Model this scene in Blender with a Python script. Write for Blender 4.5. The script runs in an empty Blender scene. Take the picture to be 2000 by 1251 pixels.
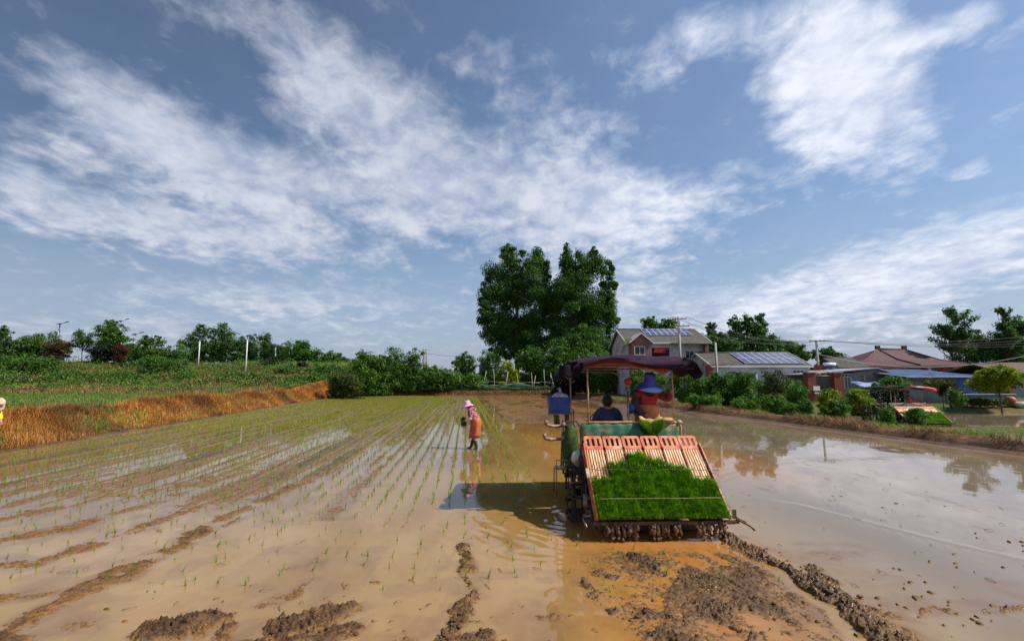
import bpy, bmesh, math, random
import numpy as np
from mathutils import Vector, Matrix
R = math.radians
rng = np.random.default_rng(7)
random.seed(7)
scene = bpy.context.scene
# ------------------------------------------------------------------ camera
CAMH, FPX, PITCH = 2.2, 930.0, math.atan(116.5 / 930.0)
cam_d = bpy.data.cameras.new('camera'); cam = bpy.data.objects.new('camera', cam_d)
scene.collection.objects.link(cam); scene.camera = cam
cam.location = (0, 0, CAMH); cam.rotation_euler = (math.pi / 2 + PITCH, 0, 0)
cam_d.sensor_width = 36; cam_d.lens = FPX / 2000 * 36; cam_d.clip_start = 0.1; cam_d.clip_end = 6000
def ray(px, py):
    xc, yc = (px - 1000) / FPX, (625.5 - py) / FPX
    c, s = math.cos(PITCH), math.sin(PITCH)
    return Vector((xc, c - yc * s, s + yc * c))
def at(px, py, Y):
    d = ray(px, py); return Vector((0, 0, CAMH)) + d * (Y / d.y)
def gnd(px, py, z=0.0):
    d = ray(px, py); return Vector((0, 0, CAMH)) + d * ((z - CAMH) / d.z)
# ------------------------------------------------------------------ light
SUN_EL, SUN_AZ = R(48), R(-11)        # azimuth measured from +X towards +Y
sun_d = bpy.data.lights.new('sun', 'SUN'); sun = bpy.data.objects.new('sun', sun_d)
scene.collection.objects.link(sun)
sdir = Vector((math.cos(SUN_EL) * math.cos(SUN_AZ), math.cos(SUN_EL) * math.sin(SUN_AZ), math.sin(SUN_EL)))
sun.rotation_euler = sdir.to_track_quat('Z', 'Y').to_euler()
sun.location = sdir * 100
sun_d.energy = 5.0; sun_d.angle = R(0.55); sun_d.color = (1.0, 0.93, 0.80)
scene.view_settings.view_transform = 'Standard'; scene.view_settings.look = 'None'
scene.view_settings.gamma = 1.0; scene.view_settings.exposure = 0.08
scene.view_settings.use_curve_mapping = False
# ------------------------------------------------------------------ world: Nishita sky with wind drawn clouds
world = bpy.data.worlds.new('World'); scene.world = world; world.use_nodes = True
class NT:
    def __init__(s, nt): s.nt = nt; s.L = nt.links
    def n(s, t, **k):
        nd = s.nt.nodes.new(t)
        for a, b in k.items(): setattr(nd, a, b)
        return nd
    def put(s, sock, v):
        if isinstance(v, bpy.types.NodeSocket): s.L.new(v, sock)
        elif v is not None: sock.default_value = v
    def m(s, op, a, b=None, c=None, clamp=False):
        nd = s.n('ShaderNodeMath', operation=op, use_clamp=clamp)
        s.put(nd.inputs[0], a); s.put(nd.inputs[1], b); s.put(nd.inputs[2], c); return nd.outputs[0]
    def v(s, op, a, b=None):
        nd = s.n('ShaderNodeVectorMath', operation=op); s.put(nd.inputs[0], a); s.put(nd.inputs[1], b)
        return nd.outputs['Value' if op in ('LENGTH', 'DOT_PRODUCT') else 'Vector']
    def noise(s, vec, scale, detail=4, rough=0.5, dist=0.0, dims='3D'):
        nd = s.n('ShaderNodeTexNoise', noise_dimensions=dims)
        if vec is not None: s.put(nd.inputs['Vector'], vec)
        s.put(nd.inputs['Scale'], scale); s.put(nd.inputs['Detail'], detail); s.put(nd.inputs['Roughness'], rough)
        s.put(nd.inputs['Distortion'], dist); return nd.outputs['Fac']
    def mr(s, v, a, b, c=0.0, d=1.0, smooth=True):
        nd = s.n('ShaderNodeMapRange', interpolation_type='SMOOTHSTEP' if smooth else 'LINEAR')
        for i, q in enumerate((v, a, b, c, d)): s.put(nd.inputs[i], q)
        return nd.outputs[0]
    def mix(s, f, a, b, bt='MIX'):
        nd = s.n('ShaderNodeMix', data_type='RGBA', blend_type=bt)
        s.put(nd.inputs[0], f)
        s.put(nd.inputs[6], a if not isinstance(a, tuple) else (*a[:3], 1)); s.put(nd.inputs[7], b if not isinstance(b, tuple) else (*b[:3], 1))
        return nd.outputs[2]
def build_world():
    nt = world.node_tree; nt.nodes.clear(); w = NT(nt)
    sky = w.n('ShaderNodeTexSky', sky_type='NISHITA'); sky.sun_disc = False
    sky.sun_elevation = SUN_EL; sky.sun_rotation = math.pi / 2 - SUN_AZ
    sky.air_density = 1.3; sky.dust_density = 1.0; sky.ozone_density = 3.0
    tc = w.n('ShaderNodeTexCoord').outputs['Generated']
    sep = w.n('ShaderNodeSeparateXYZ'); w.put(sep.inputs[0], tc); X, Y, Z = sep.outputs
    ay = w.m('MAXIMUM', w.m('ABSOLUTE', Y), 0.12)
    U = w.m('DIVIDE', X, ay); V = w.m('DIVIDE', Z, ay)
    uv = w.n('ShaderNodeCombineXYZ'); w.put(uv.inputs[0], U); w.put(uv.inputs[1], V); uv = uv.outputs[0]
    # cloud layer seen as a flat sheet overhead
    zz = w.m('ADD', w.m('MAXIMUM', Z, 0.0), 0.20)
    pl = w.n('ShaderNodeCombineXYZ'); w.put(pl.inputs[0], w.m('DIVIDE', X, zz)); w.put(pl.inputs[1], w.m('DIVIDE', Y, zz)); pl = pl.outputs[0]
    mp = w.n('ShaderNodeMapping'); w.put(mp.inputs['Vector'], pl); mp.inputs['Rotation'].default_value = (0, 0, R(13)); mp.inputs['Scale'].default_value = (1.0, 0.34, 1)
    streak = w.noise(mp.outputs[0], 1.5, 8, 0.52, 0.5)
    mp2 = w.n('ShaderNodeMapping'); w.put(mp2.inputs['Vector'], pl); mp2.inputs['Rotation'].default_value = (0, 0, R(13)); mp2.inputs['Scale'].default_value = (1.15, 1.0, 1)
    mott = w.noise(mp2.outputs[0], 5.0, 7, 0.6, 0.2); puff = w.noise(mp2.outputs[0], 12.0, 5, 0.6, 0.4)
    warp = w.noise(uv, 3.0, 3, 0.5)
    wv = w.n('ShaderNodeCombineXYZ'); w.put(wv.inputs[0], w.m('MULTIPLY', w.m('SUBTRACT', warp, .5), 0.30)); w.put(wv.inputs[1], w.m('MULTIPLY', w.m('SUBTRACT', mott, .5), 0.14))
    uvw = w.v('ADD', uv, wv.outputs[0])
    def blob(px, py, rx, ry, rot, amp, prev):
        d = ray(px, py); u0, v0 = d.x / d.y, d.z / d.y
        mp = w.n('ShaderNodeMapping', vector_type='POINT')
        # rotate about the blob centre, then scale to the unit disc
        sub = w.v('SUBTRACT', uvw, (u0, v0, 0))
        w.put(mp.inputs['Vector'], sub); mp.inputs['Rotation'].default_value = (0, 0, R(rot)); 
        sc = w.v('MULTIPLY', mp.outputs[0], (FPX / rx, FPX / ry, 1))
        f = w.mr(w.v('LENGTH', sc), 1.35, 0.2, 0, amp)
        return w.m('ADD', prev, f) if prev is not None else f
    cov = None
    for b in [(330, 270, 380, 100, 28, .55), (230, 440, 330, 55, 12, .55), (560, 480, 160, 45, 16, .35), (740, 290, 260, 150, 35, .50), (1000, 400, 330, 130, 5, .50), (600, 90, 150, 110, 0, .30),
              (1230, 430, 220, 110, 10, .42), (1650, 150, 180, 250, -14, .80), (1400, 60, 130, 70, -20, .42), (1830, 500, 480, 80, -14, .48), (1180, 560, 260, 60, 5, .35),
              (520, 580, 420, 36, 3, .36), (930, 120, 110, 90, 0, .30), (1880, 50, 150, 42, -20, .40), (1240, 120, 120, 60, 0, .26), (1440, 360, 170, 60, 0, .30),
              (1870, 330, 90, 18, -16, .30), (1750, 560, 420, 70, -10, .34), (420, 360, 420, 120, 18, .28), (250, 180, 300, 60, 30, .12), (60, 350, 110, 40, 12, .40), (1500, 620, 500, 60, 0, .25), (350, 640, 700, 60, 0, .22), (480, 15, 160, 60, 0, .12), (700, 180, 200, 120, 30, .25), (1060, 260, 200, 130, 0, .25)]:
        cov = blob(*b, cov)
    cov = w.m('MINIMUM', cov, 0.88)
    dens = w.m('ADD', w.m('ADD', w.m('MULTIPLY', w.m('SUBTRACT', streak, .5), 0.75), w.m('ADD', w.m('MULTIPLY', w.m('SUBTRACT', mott, .5), 1.15), w.m('MULTIPLY', w.m('SUBTRACT', puff, .5), .80))), w.m('MULTIPLY', cov, 1.28))
    dens = w.m('MAXIMUM', w.mr(dens, -0.08, 0.98), .07)
    # cloud shading: thicker parts whiter, grey violet undersides
    shade = w.mr(w.m('ADD', w.m('MULTIPLY', mott, .40), w.m('ADD', w.m('MULTIPLY', puff, .25), w.m('MULTIPLY', w.noise(mp.outputs[0], 3.2, 5, .55), .35))), .38, .62)
    ccol = w.mix(shade, (4.1, 4.7, 6.3), (6.9, 7.2, 8.0))
    # thin bright veil nearer the sun (right, high)
    brd = ray(1650, 150).normalized()
    bf = w.mr(w.v('DOT_PRODUCT', tc, tuple(brd)), 0.80, 0.99)
    ccol = w.mix(bf, ccol, w.mix(1.0, ccol, (1.35, 1.33, 1.28), 'MULTIPLY'))
    # lens-independent darkening of blue towards the left and the zenith
    blue = w.mix(1.0, sky.outputs[0], (0.93, 1.0, 1.10), 'MULTIPLY')
    dk = w.mr(w.m('ADD', X, w.m('MULTIPLY', Z, -0.9)), -1.25, -0.2, 0.60, 1.0)
    blue = w.mix(1.0, blue, w.n('ShaderNodeCombineColor').outputs[0] if False else w.mix(dk, (0, 0, 0), (1, 1, 1)), 'MULTIPLY')
    hz = w.mr(Z, 0.36, 0.0)
    blue = w.mix(w.m('MULTIPLY', hz, .72), blue, (3.4, 4.05, 5.8))
    col = w.mix(w.m('MULTIPLY', dens, .90), blue, ccol)
    bg = w.n('ShaderNodeBackground'); w.put(bg.inputs[0], col); bg.inputs[1].default_value = 0.10
    out = w.n('ShaderNodeOutputWorld'); w.L.new(bg.outputs[0], out.inputs[0])
build_world()
# ------------------------------------------------------------------ helpers
MATS = {}
def mat(name, c1, c2=None, scale=3.0, rough=0.6, bump=0.0, bscale=None, metal=0.0, detail=5, c3=None, spec=None, lo=.38, hi=.62, stretch=None, trans=0.0, c3t=(.52, .66)):
    if name in MATS: return MATS[name]
    m = bpy.data.materials.new(name); m.use_nodes = True; nt = m.node_tree; nt.nodes.clear(); w = NT(nt)
    p = w.n('ShaderNodeBsdfPrincipled'); out = w.n('ShaderNodeOutputMaterial'); w.L.new(p.outputs[0], out.inputs[0])
    p.inputs['Roughness'].default_value = rough; p.inputs['Metallic'].default_value = metal
    if spec is not None: p.inputs['Specular IOR Level'].default_value = spec
    vec = w.n('ShaderNodeTexCoord').outputs['Object']
    if stretch:
        mp = w.n('ShaderNodeMapping'); w.put(mp.inputs['Vector'], vec); mp.inputs['Scale'].default_value = stretch; vec = mp.outputs[0]
    if c2 is not None:
        f = w.mr(w.noise(vec, scale, detail, .6), lo, hi)
        col = w.mix(f, c1, c2)
        if c3 is not None: col = w.mix(w.mr(w.noise(vec, scale * .37, 4, .65), *c3t), col, c3)
        w.put(p.inputs['Base Color'], col)
    else: p.inputs['Base Color'].default_value = (*c1, 1)
    if bump:
        b = w.n('ShaderNodeBump'); b.inputs['Strength'].default_value = bump; b.inputs['Distance'].default_value = 0.02
        w.put(b.inputs['Height'], w.noise(vec, bscale or scale * 4, 5, .6)); w.L.new(b.outputs[0], p.inputs['Normal'])
    MATS[name] = m; return m
def leafmat(name, dark, light, tint=None, trans=0.25, scale=0.5, rough=.55, spec=.3):
    if name in MATS: return MATS[name]
    m = bpy.data.materials.new(name); m.use_nodes = True; nt = m.node_tree; nt.nodes.clear(); w = NT(nt)
    g = w.n('ShaderNodeNewGeometry'); pos = g.outputs['Position']; ri = g.outputs['Random Per Island']
    f = w.m('ADD', w.m('MULTIPLY', w.mr(w.noise(pos, scale, 4, .6), .35, .65), .55), w.m('MULTIPLY', ri, .45))
    col = w.mix(f, dark, light)
    if tint: col = w.mix(w.mr(w.noise(pos, scale * .45, 2, .5), .5, .68), col, tint)
    p = w.n('ShaderNodeBsdfPrincipled'); p.inputs['Roughness'].default_value = rough; p.inputs['Specular IOR Level'].default_value = spec
    w.put(p.inputs['Base Color'], col)
    t = w.n('ShaderNodeBsdfTranslucent'); w.put(t.inputs[0], w.mix(1.0, col, (1.0, 1.25, .55), 'MULTIPLY'))
    ms = w.n('ShaderNodeMixShader'); ms.inputs[0].default_value = trans
    w.L.new(p.outputs[0], ms.inputs[1]); w.L.new(t.outputs[0], ms.inputs[2])
    out = w.n('ShaderNodeOutputMaterial'); w.L.new(ms.outputs[0], out.inputs[0])
    MATS[name] = m; return m
COL = scene.collection
def tag(o, label=None, cat=None, group=None, kind=None):
    if label: o['label'] = label
    if cat: o['category'] = cat
    if group: o['group'] = group
    if kind: o['kind'] = kind
    return o
def empty(name, loc=(0, 0, 0), rz=0.0, **k):
    o = bpy.data.objects.new(name, None); COL.objects.link(o); o.location = loc; o.rotation_euler = (0, 0, rz); o.empty_display_size = .3
    return tag(o, **k)
def fast_mesh(name, V, F, mats, parent=None, smooth=False, midx=None):
    """V (n,3) array, F (m,k) int array with constant k"""
    me = bpy.data.meshes.new(name); V = np.asarray(V, np.float32); F = np.asarray(F, np.int32)
    me.vertices.add(len(V)); me.vertices.foreach_set('co', V.ravel())
    k = F.shape[1]; me.loops.add(F.size); me.loops.foreach_set('vertex_index', F.ravel())
    me.polygons.add(len(F)); me.polygons.foreach_set('loop_start', np.arange(0, F.size, k, dtype=np.int32))
    me.polygons.foreach_set('loop_total', np.full(len(F), k, np.int32))
    if smooth: me.polygons.foreach_set('use_smooth', np.ones(len(F), bool))
    for m in (mats if isinstance(mats, (list, tuple)) else [mats]): me.materials.append(m)
    if midx is not None: me.polygons.foreach_set('material_index', np.asarray(midx, np.int32))
    me.update(calc_edges=True); me.validate()
    o = bpy.data.objects.new(name, me); COL.objects.link(o); o.parent = parent; return o
class MB:
    def __init__(s): s.v = []; s.f = []; s.s = []; s.mi = []; s.cur = 0
    def add(s, vs, fs, smooth=False):
        b = len(s.v); s.v += [tuple(p) for p in vs]
        for f in fs: s.f.append(tuple(b + i for i in f)); s.s.append(smooth); s.mi.append(s.cur)
        return s
    def box(s, c, size, rot=None):
        x, y, z = (q / 2 for q in size); c = Vector(c)
        vs = [Vector(p) for p in ((-x, -y, -z), (x, -y, -z), (x, y, -z), (-x, y, -z), (-x, -y, z), (x, -y, z), (x, y, z), (-x, y, z))]
        if rot is not None: vs = [rot @ p for p in vs]
        return s.add([p + c for p in vs], [(0, 3, 2, 1), (4, 5, 6, 7), (0, 1, 5, 4), (1, 2, 6, 5), (2, 3, 7, 6), (3, 0, 4, 7)])
    def tube(s, pts, r, n=8, cap=True):
        pts = [Vector(p) for p in pts]; rs = r if isinstance(r, (list, tuple)) else [r] * len(pts)
        vs = []; up = None
        for i, p in enumerate(pts):
            t = (pts[min(i + 1, len(pts) - 1)] - pts[max(i - 1, 0)])
            t = t.normalized() if t.length > 1e-9 else Vector((0, 0, 1))
            if up is None: up = t.orthogonal().normalized()
            a = (up - t * up.dot(t)); a = a.normalized() if a.length > 1e-6 else t.orthogonal().normalized(); up = a; b = t.cross(a)
            for k in range(n):
                an = 2 * math.pi * k / n; vs.append(p + (a * math.cos(an) + b * math.sin(an)) * rs[i])
        fs = [(i * n + k, i * n + (k + 1) % n, (i + 1) * n + (k + 1) % n, (i + 1) * n + k) for i in range(len(pts) - 1) for k in range(n)]
        b0 = len(s.v); s.add(vs, fs, True)
        if cap:
            s.f.append(tuple(b0 + k for k in reversed(range(n)))); s.s.append(False); s.mi.append(s.cur)
            s.f.append(tuple(b0 + (len(pts) - 1) * n + k for k in range(n))); s.s.append(False); s.mi.append(s.cur)
        return s
    def lathe(s, prof, c=(0, 0, 0), n=20, M=None):
        vs = []; c = Vector(c)
        for (r, z) in prof:
            for k in range(n):
                a = 2 * math.pi * k / n; p = Vector((r * math.cos(a), r * math.sin(a), z)); vs.append(((M @ p) if M else p) + c)
        fs = [(i * n + k, i * n + (k + 1) % n, (i + 1) * n + (k + 1) % n, (i + 1) * n + k) for i in range(len(prof) - 1) for k in range(n)]
        return s.add(vs, fs, True)
    def ball(s, c, r, n=10, sc=(1, 1, 1), jit=0):
        vs = []; fs = []; h = n // 2 + 1
        for i in range(h + 1):
            th = math.pi * i / h
            for k in range(n):
                a = 2 * math.pi * k / n; q = 1 + random.uniform(-jit, jit)
                vs.append((c[0] + r * sc[0] * q * math.sin(th) * math.cos(a), c[1] + r * sc[1] * q * math.sin(th) * math.sin(a), c[2] + r * sc[2] * q * math.cos(th)))
        fs = [(i * n + k, (i + 1) * n + k, (i + 1) * n + (k + 1) % n, i * n + (k + 1) % n) for i in range(h) for k in range(n)]
        return s.add(vs, fs, True)
    def prism(s, poly, d0, d1, ax=1):
        """poly: list of (a,b); extruded along axis ax (0,1,2) between d0 and d1"""
        def P(a, b, d): return {0: (d, a, b), 1: (a, d, b), 2: (a, b, d)}[ax]
        n = len(poly); vs = [P(a, b, d0) for a, b in poly] + [P(a, b, d1) for a, b in poly]
        return s.add(vs, [tuple(range(n))[::-1], tuple(range(n, 2 * n))] + [(i, (i + 1) % n, n + (i + 1) % n, n + i) for i in range(n)])
    def sheet(s, fn, nu, nv, smooth=True):
        vs = [fn(i / nu, j / nv) for i in range(nu + 1) for j in range(nv + 1)]
        return s.add(vs, [(i * (nv + 1) + j, (i + 1) * (nv + 1) + j, (i + 1) * (nv + 1) + j + 1, i * (nv + 1) + j + 1) for i in range(nu) for j in range(nv)], smooth)
    def build(s, name, m, parent=None, loc=None, recalc=True, solid=0, bevel=0, **k):
        me = bpy.data.meshes.new(name); me.from_pydata([tuple(p) for p in s.v], [], s.f)
        for q in (m if isinstance(m, (list, tuple)) else [m]): me.materials.append(q)
        me.polygons.foreach_set('use_smooth', s.s); me.polygons.foreach_set('material_index', s.mi)
        if recalc:
            bm = bmesh.new(); bm.from_mesh(me); bmesh.ops.remove_doubles(bm, verts=bm.verts, dist=1e-5) if recalc == 2 else None
            bmesh.ops.recalc_face_normals(bm, faces=bm.faces); bm.to_mesh(me); bm.free()
        me.update(); o = bpy.data.objects.new(name, me); COL.objects.link(o); o.parent = parent
        if loc is not None: o.location = loc
        if solid:
            md = o.modifiers.new('thickness', 'SOLIDIFY'); md.thickness = solid; md.offset = 0
        if bevel:
            md = o.modifiers.new('bevel', 'BEVEL'); md.width = bevel; md.segments = 2; md.limit_method = 'ANGLE'
        return tag(o, **k)
def copy_tree(o, parent=None, skip=()):
    kids = [c for c in bpy.data.objects if c.parent == o]
    c = o.copy(); COL.objects.link(c); c.parent = parent
    for ch in kids:
        if ch.name.split('.')[0] not in skip: copy_tree(ch, c)
    return c
# numpy value noise
_P = np.random.default_rng(11).random((256, 256)).astype(np.float32)
def vnoise(x, y):
    x = np.asarray(x, np.float64); y = np.asarray(y, np.float64)
    xi = np.floor(x).astype(int); yi = np.floor(y).astype(int); fx = x - xi; fy = y - yi
    fx = fx * fx * (3 - 2 * fx); fy = fy * fy * (3 - 2 * fy)
    g = lambda a, b: _P[a & 255, b & 255]
    return (g(xi, yi) * (1 - fx) + g(xi + 1, yi) * fx) * (1 - fy) + (g(xi, yi + 1) * (1 - fx) + g(xi + 1, yi + 1) * fx) * fy
def fbm(x, y, o=4, g=.5):
    s = 0; a = 1; t = 0
    for k in range(o): s = s + a * vnoise(x * 2 ** k + 17.3 * k, y * 2 ** k + 9.1 * k); t += a; a *= g
    return s / t
def sst(x, a, b):
    t = np.clip((x - a) / (b - a), 0, 1); return t * t * (3 - 2 * t)
# ------------------------------------------------------------------ terrain shape
POLY = np.array([(-12.5, 2.4), (-15.6, 14.2), (-23.5, 64), (-12, 69), (7.2, 69), (8.8, 50), (12.0, 37), (15.2, 14), (16.6, 2.4)])
def sdist(x, y):
    """signed distance to the paddy outline, positive outside"""
    x = np.asarray(x, float); y = np.asarray(y, float); d = np.full(x.shape, 1e9); ins = np.zeros(x.shape, bool)
    for (ax, ay), (bx, by) in zip(POLY, np.roll(POLY, -1, axis=0)):
        ex, ey = bx - ax, by - ay; t = np.clip(((x - ax) * ex + (y - ay) * ey) / (ex * ex + ey * ey), 0, 1)
        d = np.minimum(d, np.hypot(x - ax - t * ex, y - ay - t * ey))
        cond = ((ay > y) != (by > y)) & (x < (bx - ax) * (y - ay) / (by - ay + 1e-12) + ax); ins ^= cond
    return np.where(ins, -d, d)
def terr(x, y):
    x = np.asarray(x, float); y = np.asarray(y, float); d = sdist(x, y)
    n = fbm(x * .6, y * .6, 4) - .5; n2 = fbm(x * .12 + 50, y * .12, 3) - .5
    left = sst(-x, 6, 13); right = sst(x, 7.5, 10) * (1 - sst(y, 56, 66)); far = np.clip(1 - left - right, 0, 1)
    hl = 0.55 * sst(d, 0, 2.5) + (.20 + .55 * fbm(x * .25 + 3, y * .22, 3)) * sst(d, 0, 1.6) * (1 - sst(d, 2.0, 3.6)) + 0.35 * n * sst(d, .2, 1)
    emb = sst(-x, 12, 34)
    hl = hl + emb * (1.0 * sst(y, 58, 66) + 1.0 * sst(y, 70, 76) + 3.0 * sst(y, 80, 96)) + n2 * sst(y, 60, 80)
    pond = sst(y, 25.6, 26.4) * (1 - sst(y, 36.6, 37.6)) * sst(x, 18.4, 19.4)
    base = -.24 + .41 * sst(y, 34, 42) + .35 * sst(y, 42, 60); base = base * (1 - pond) - .46 * pond
    hr = base * sst(d, 1.2, 2.4) + .34 * sst(d, 0.0, .5) * (1 - sst(d, 1.0, 2.1)) + .16 * n * sst(d, .2, .8)
    hf = .45 * sst(d, 0, 1.2) + .2 * n + .3 * sst(d, 3, 10)
    out = hl * left + hr * right + hf * far + .3 * n2 * sst(np.hypot(x, y), 120, 300)
    near = sst(-y, -2.2, -1.2); out = out * (1 - near) + .55 * near
    return np.where(d < 0, np.maximum(-.5, d * 1.2), out)
def tz(x, y): return float(terr(np.array([x]), np.array([y]))[0])
# ------------------------------------------------------------------ ground materials
def ground_mat():
    m = bpy.data.materials.new('ground_soil_and_weeds'); m.use_nodes = True; nt = m.node_tree; nt.nodes.clear(); w = NT(nt)
    pos = w.n('ShaderNodeNewGeometry').outputs['Position']
    a = w.noise(pos, .35, 6, .65); b = w.noise(pos, 3.0, 6, .65)
    soil = w.mix(w.mr(b, .35, .65), (.075, .038, .020), (.19, .105, .055))
    grass = w.mix(w.mr(b, .35, .65), (.035, .075, .012), (.10, .155, .025))
    f = w.mr(w.m('ADD', w.m('MULTIPLY', a, .7), w.m('MULTIPLY', b, .3)), .44, .54)
    # weeds keep off the wet foot of the banks
    sep = w.n('ShaderNodeSeparateXYZ'); w.put(sep.inputs[0], pos)
    xl = w.m('ADD', w.m('MULTIPLY', w.mr(sep.outputs[0], -15, -18), 1.0), w.mr(sep.outputs[1], 66, 72))
    dryr = w.mr(sep.outputs[0], 15.8, 17.5)
    keep = w.m('MINIMUM', w.m('ADD', xl, w.m('MULTIPLY', dryr, .9)), 1.0)
    f = w.m('MULTIPLY', f, keep)
    col = w.mix(f, soil, grass)
    p = w.n('ShaderNodeBsdfPrincipled'); p.inputs['Roughness'].default_value = .85; p.inputs['Specular IOR Level'].default_value = .2
    w.put(p.inputs['Base Color'], col)
    bp = w.n('ShaderNodeBump'); bp.inputs['Strength'].default_value = .8; bp.inputs['Distance'].default_value = .08
    w.put(bp.inputs['Height'], w.noise(pos, 5, 6, .65)); w.L.new(bp.outputs[0], p.inputs['Normal'])
    out = w.n('ShaderNodeOutputMaterial'); w.L.new(p.outputs[0], out.inputs[0]); return m
def water_mat():
    m = bpy.data.materials.new('muddy_water'); m.use_nodes = True; nt = m.node_tree; nt.nodes.clear(); w = NT(nt)
    pos = w.n('ShaderNodeNewGeometry').outputs['Position']
    mp = w.n('ShaderNodeMapping'); w.put(mp.inputs['Vector'], pos); mp.inputs['Scale'].default_value = (1.0, .45, 1); mp.inputs['Rotation'].default_value = (0, 0, R(-5))
    a = w.noise(mp.outputs[0], .55, 5, .6, .4); b = w.noise(mp.outputs[0], 3.2, 5, .65, .6)
    at_ = w.n('ShaderNodeAttribute', attribute_name='churn').outputs['Fac']
    col = w.mix(w.mr(a, .35, .65), (.290, .172, .052), (.350, .215, .078))
    sx_ = w.n('ShaderNodeSeparateXYZ'); w.put(sx_.inputs[0], pos); col = w.mix(w.mr(w.m('ADD', sx_.outputs[0], w.m('MULTIPLY', a, 3.0)), 3.6, 7.0), col, w.mix(w.mr(a, .35, .65), (.205, .150, .095), (.26, .195, .13)))
    col = w.mix(at_, col, w.mix(w.mr(b, .35, .65), (.40, .155, .030), (.47, .20, .050)))
    # silt scum floating in thin streaks
    scum = w.mr(w.m('ADD', w.m('MULTIPLY', w.noise(mp.outputs[0], 1.4, 8, .72, 1.0), .7), w.m('MULTIPLY', b, .3)), .555, .60)
    shl = w.n('ShaderNodeAttribute', attribute_name='shallow').outputs['Fac']
    col = w.mix(w.m('MULTIPLY', shl, w.m('SUBTRACT', .75, w.m('MULTIPLY', at_, .55))), col, w.mix(w.mr(b, .35, .65), (.17, .088, .036), (.25, .14, .062)))
    col = w.mix(w.m('MULTIPLY', scum, .35), col, (.22, .13, .065))
    p = w.n('ShaderNodeBsdfPrincipled'); p.inputs['IOR'].default_value = 1.41; p.inputs['Specular IOR Level'].default_value = .5
    w.put(p.inputs['Base Color'], col)
    w.put(p.inputs['Roughness'], w.m('ADD', .028, w.m('MULTIPLY', scum, .16)))
    bp = w.n('ShaderNodeBump'); bp.inputs['Strength'].default_value = .22; bp.inputs['Distance'].default_value = .003
    w.put(bp.inputs['Height'], w.m('ADD', w.noise(mp.outputs[0], 3.0, 3, .5), w.m('MULTIPLY', w.noise(mp.outputs[0], 16, 2, .5), .12))); w.L.new(bp.outputs[0], p.inputs['Normal'])
    out = w.n('ShaderNodeOutputMaterial'); w.L.new(p.outputs[0], out.inputs[0]); return m
def mud_mat():
    m = bpy.data.materials.new('wet_mud'); m.use_nodes = True; nt = m.node_tree; nt.nodes.clear(); w = NT(nt)
    pos = w.n('ShaderNodeNewGeometry').outputs['Position']
    a = w.noise(pos, 1.2, 6, .65); b = w.noise(pos, 14, 6, .7)
    col = w.mix(w.mr(w.m('ADD', w.m('MULTIPLY', a, .55), w.m('MULTIPLY', b, .45)), .38, .62), (.050, .025, .010), (.17, .088, .036))
    sepz = w.n('ShaderNodeSeparateXYZ'); w.put(sepz.inputs[0], pos); col = w.mix(w.mr(sepz.outputs[2], .030, .0), col, w.mix(w.mr(b, .35, .65), (.16, .080, .027), (.28, .148, .055)))
    p = w.n('ShaderNodeBsdfPrincipled'); w.put(p.inputs['Base Color'], col); p.inputs['Specular IOR Level'].default_value = .32
    w.put(p.inputs['Roughness'], w.mr(w.noise(pos, 5, 3, .6), .35, .65, .20, .52))
    bp = w.n('ShaderNodeBump'); bp.inputs['Strength'].default_value = .7; bp.inputs['Distance'].default_value = .02
    w.put(bp.inputs['Height'], w.noise(pos, 45, 6, .75)); w.L.new(bp.outputs[0], p.inputs['Normal'])
    out = w.n('ShaderNodeOutputMaterial'); w.L.new(p.outputs[0], out.inputs[0]); return m
M_ground, M_water, M_mud = ground_mat(), water_mat(), mud_mat()
# ------------------------------------------------------------------ ground sheet (one sheet out to the horizon)
def axis(lims, steps):
    out = [np.arange(a, b, s) for (a, b), s in zip(lims, steps)]; return np.unique(np.concatenate(out + [[lims[-1][1]]]))
gx = axis([(-3000, -400), (-400, -120), (-120, -30), (-30, 22), (22, 60), (60, 150), (150, 400), (400, 3000)], [200, 20, 1.6, .35, .8, 3, 20, 200])
gy = axis([(-800, -20), (-20, 0), (0, 72), (72, 110), (110, 200), (200, 500), (500, 4000)], [60, 2, .45, .9, 4, 25, 250])
GX, GY = np.meshgrid(gx, gy, indexing='ij'); GZ = terr(GX, GY)
def gridfaces(nx, ny):
    i, j = np.meshgrid(np.arange(nx - 1), np.arange(ny - 1), indexing='ij'); a = (i * ny + j).ravel()
    return np.stack([a, a + ny, a + ny + 1, a + 1], 1)
tag(fast_mesh('ground', np.stack([GX.ravel(), GY.ravel(), GZ.ravel()], 1), gridfaces(len(gx), len(gy)), M_ground, smooth=True), kind='structure')
# ------------------------------------------------------------------ paddy water
ROW = 0.097
def rowx(x, y): return x + ROW * y

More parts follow.
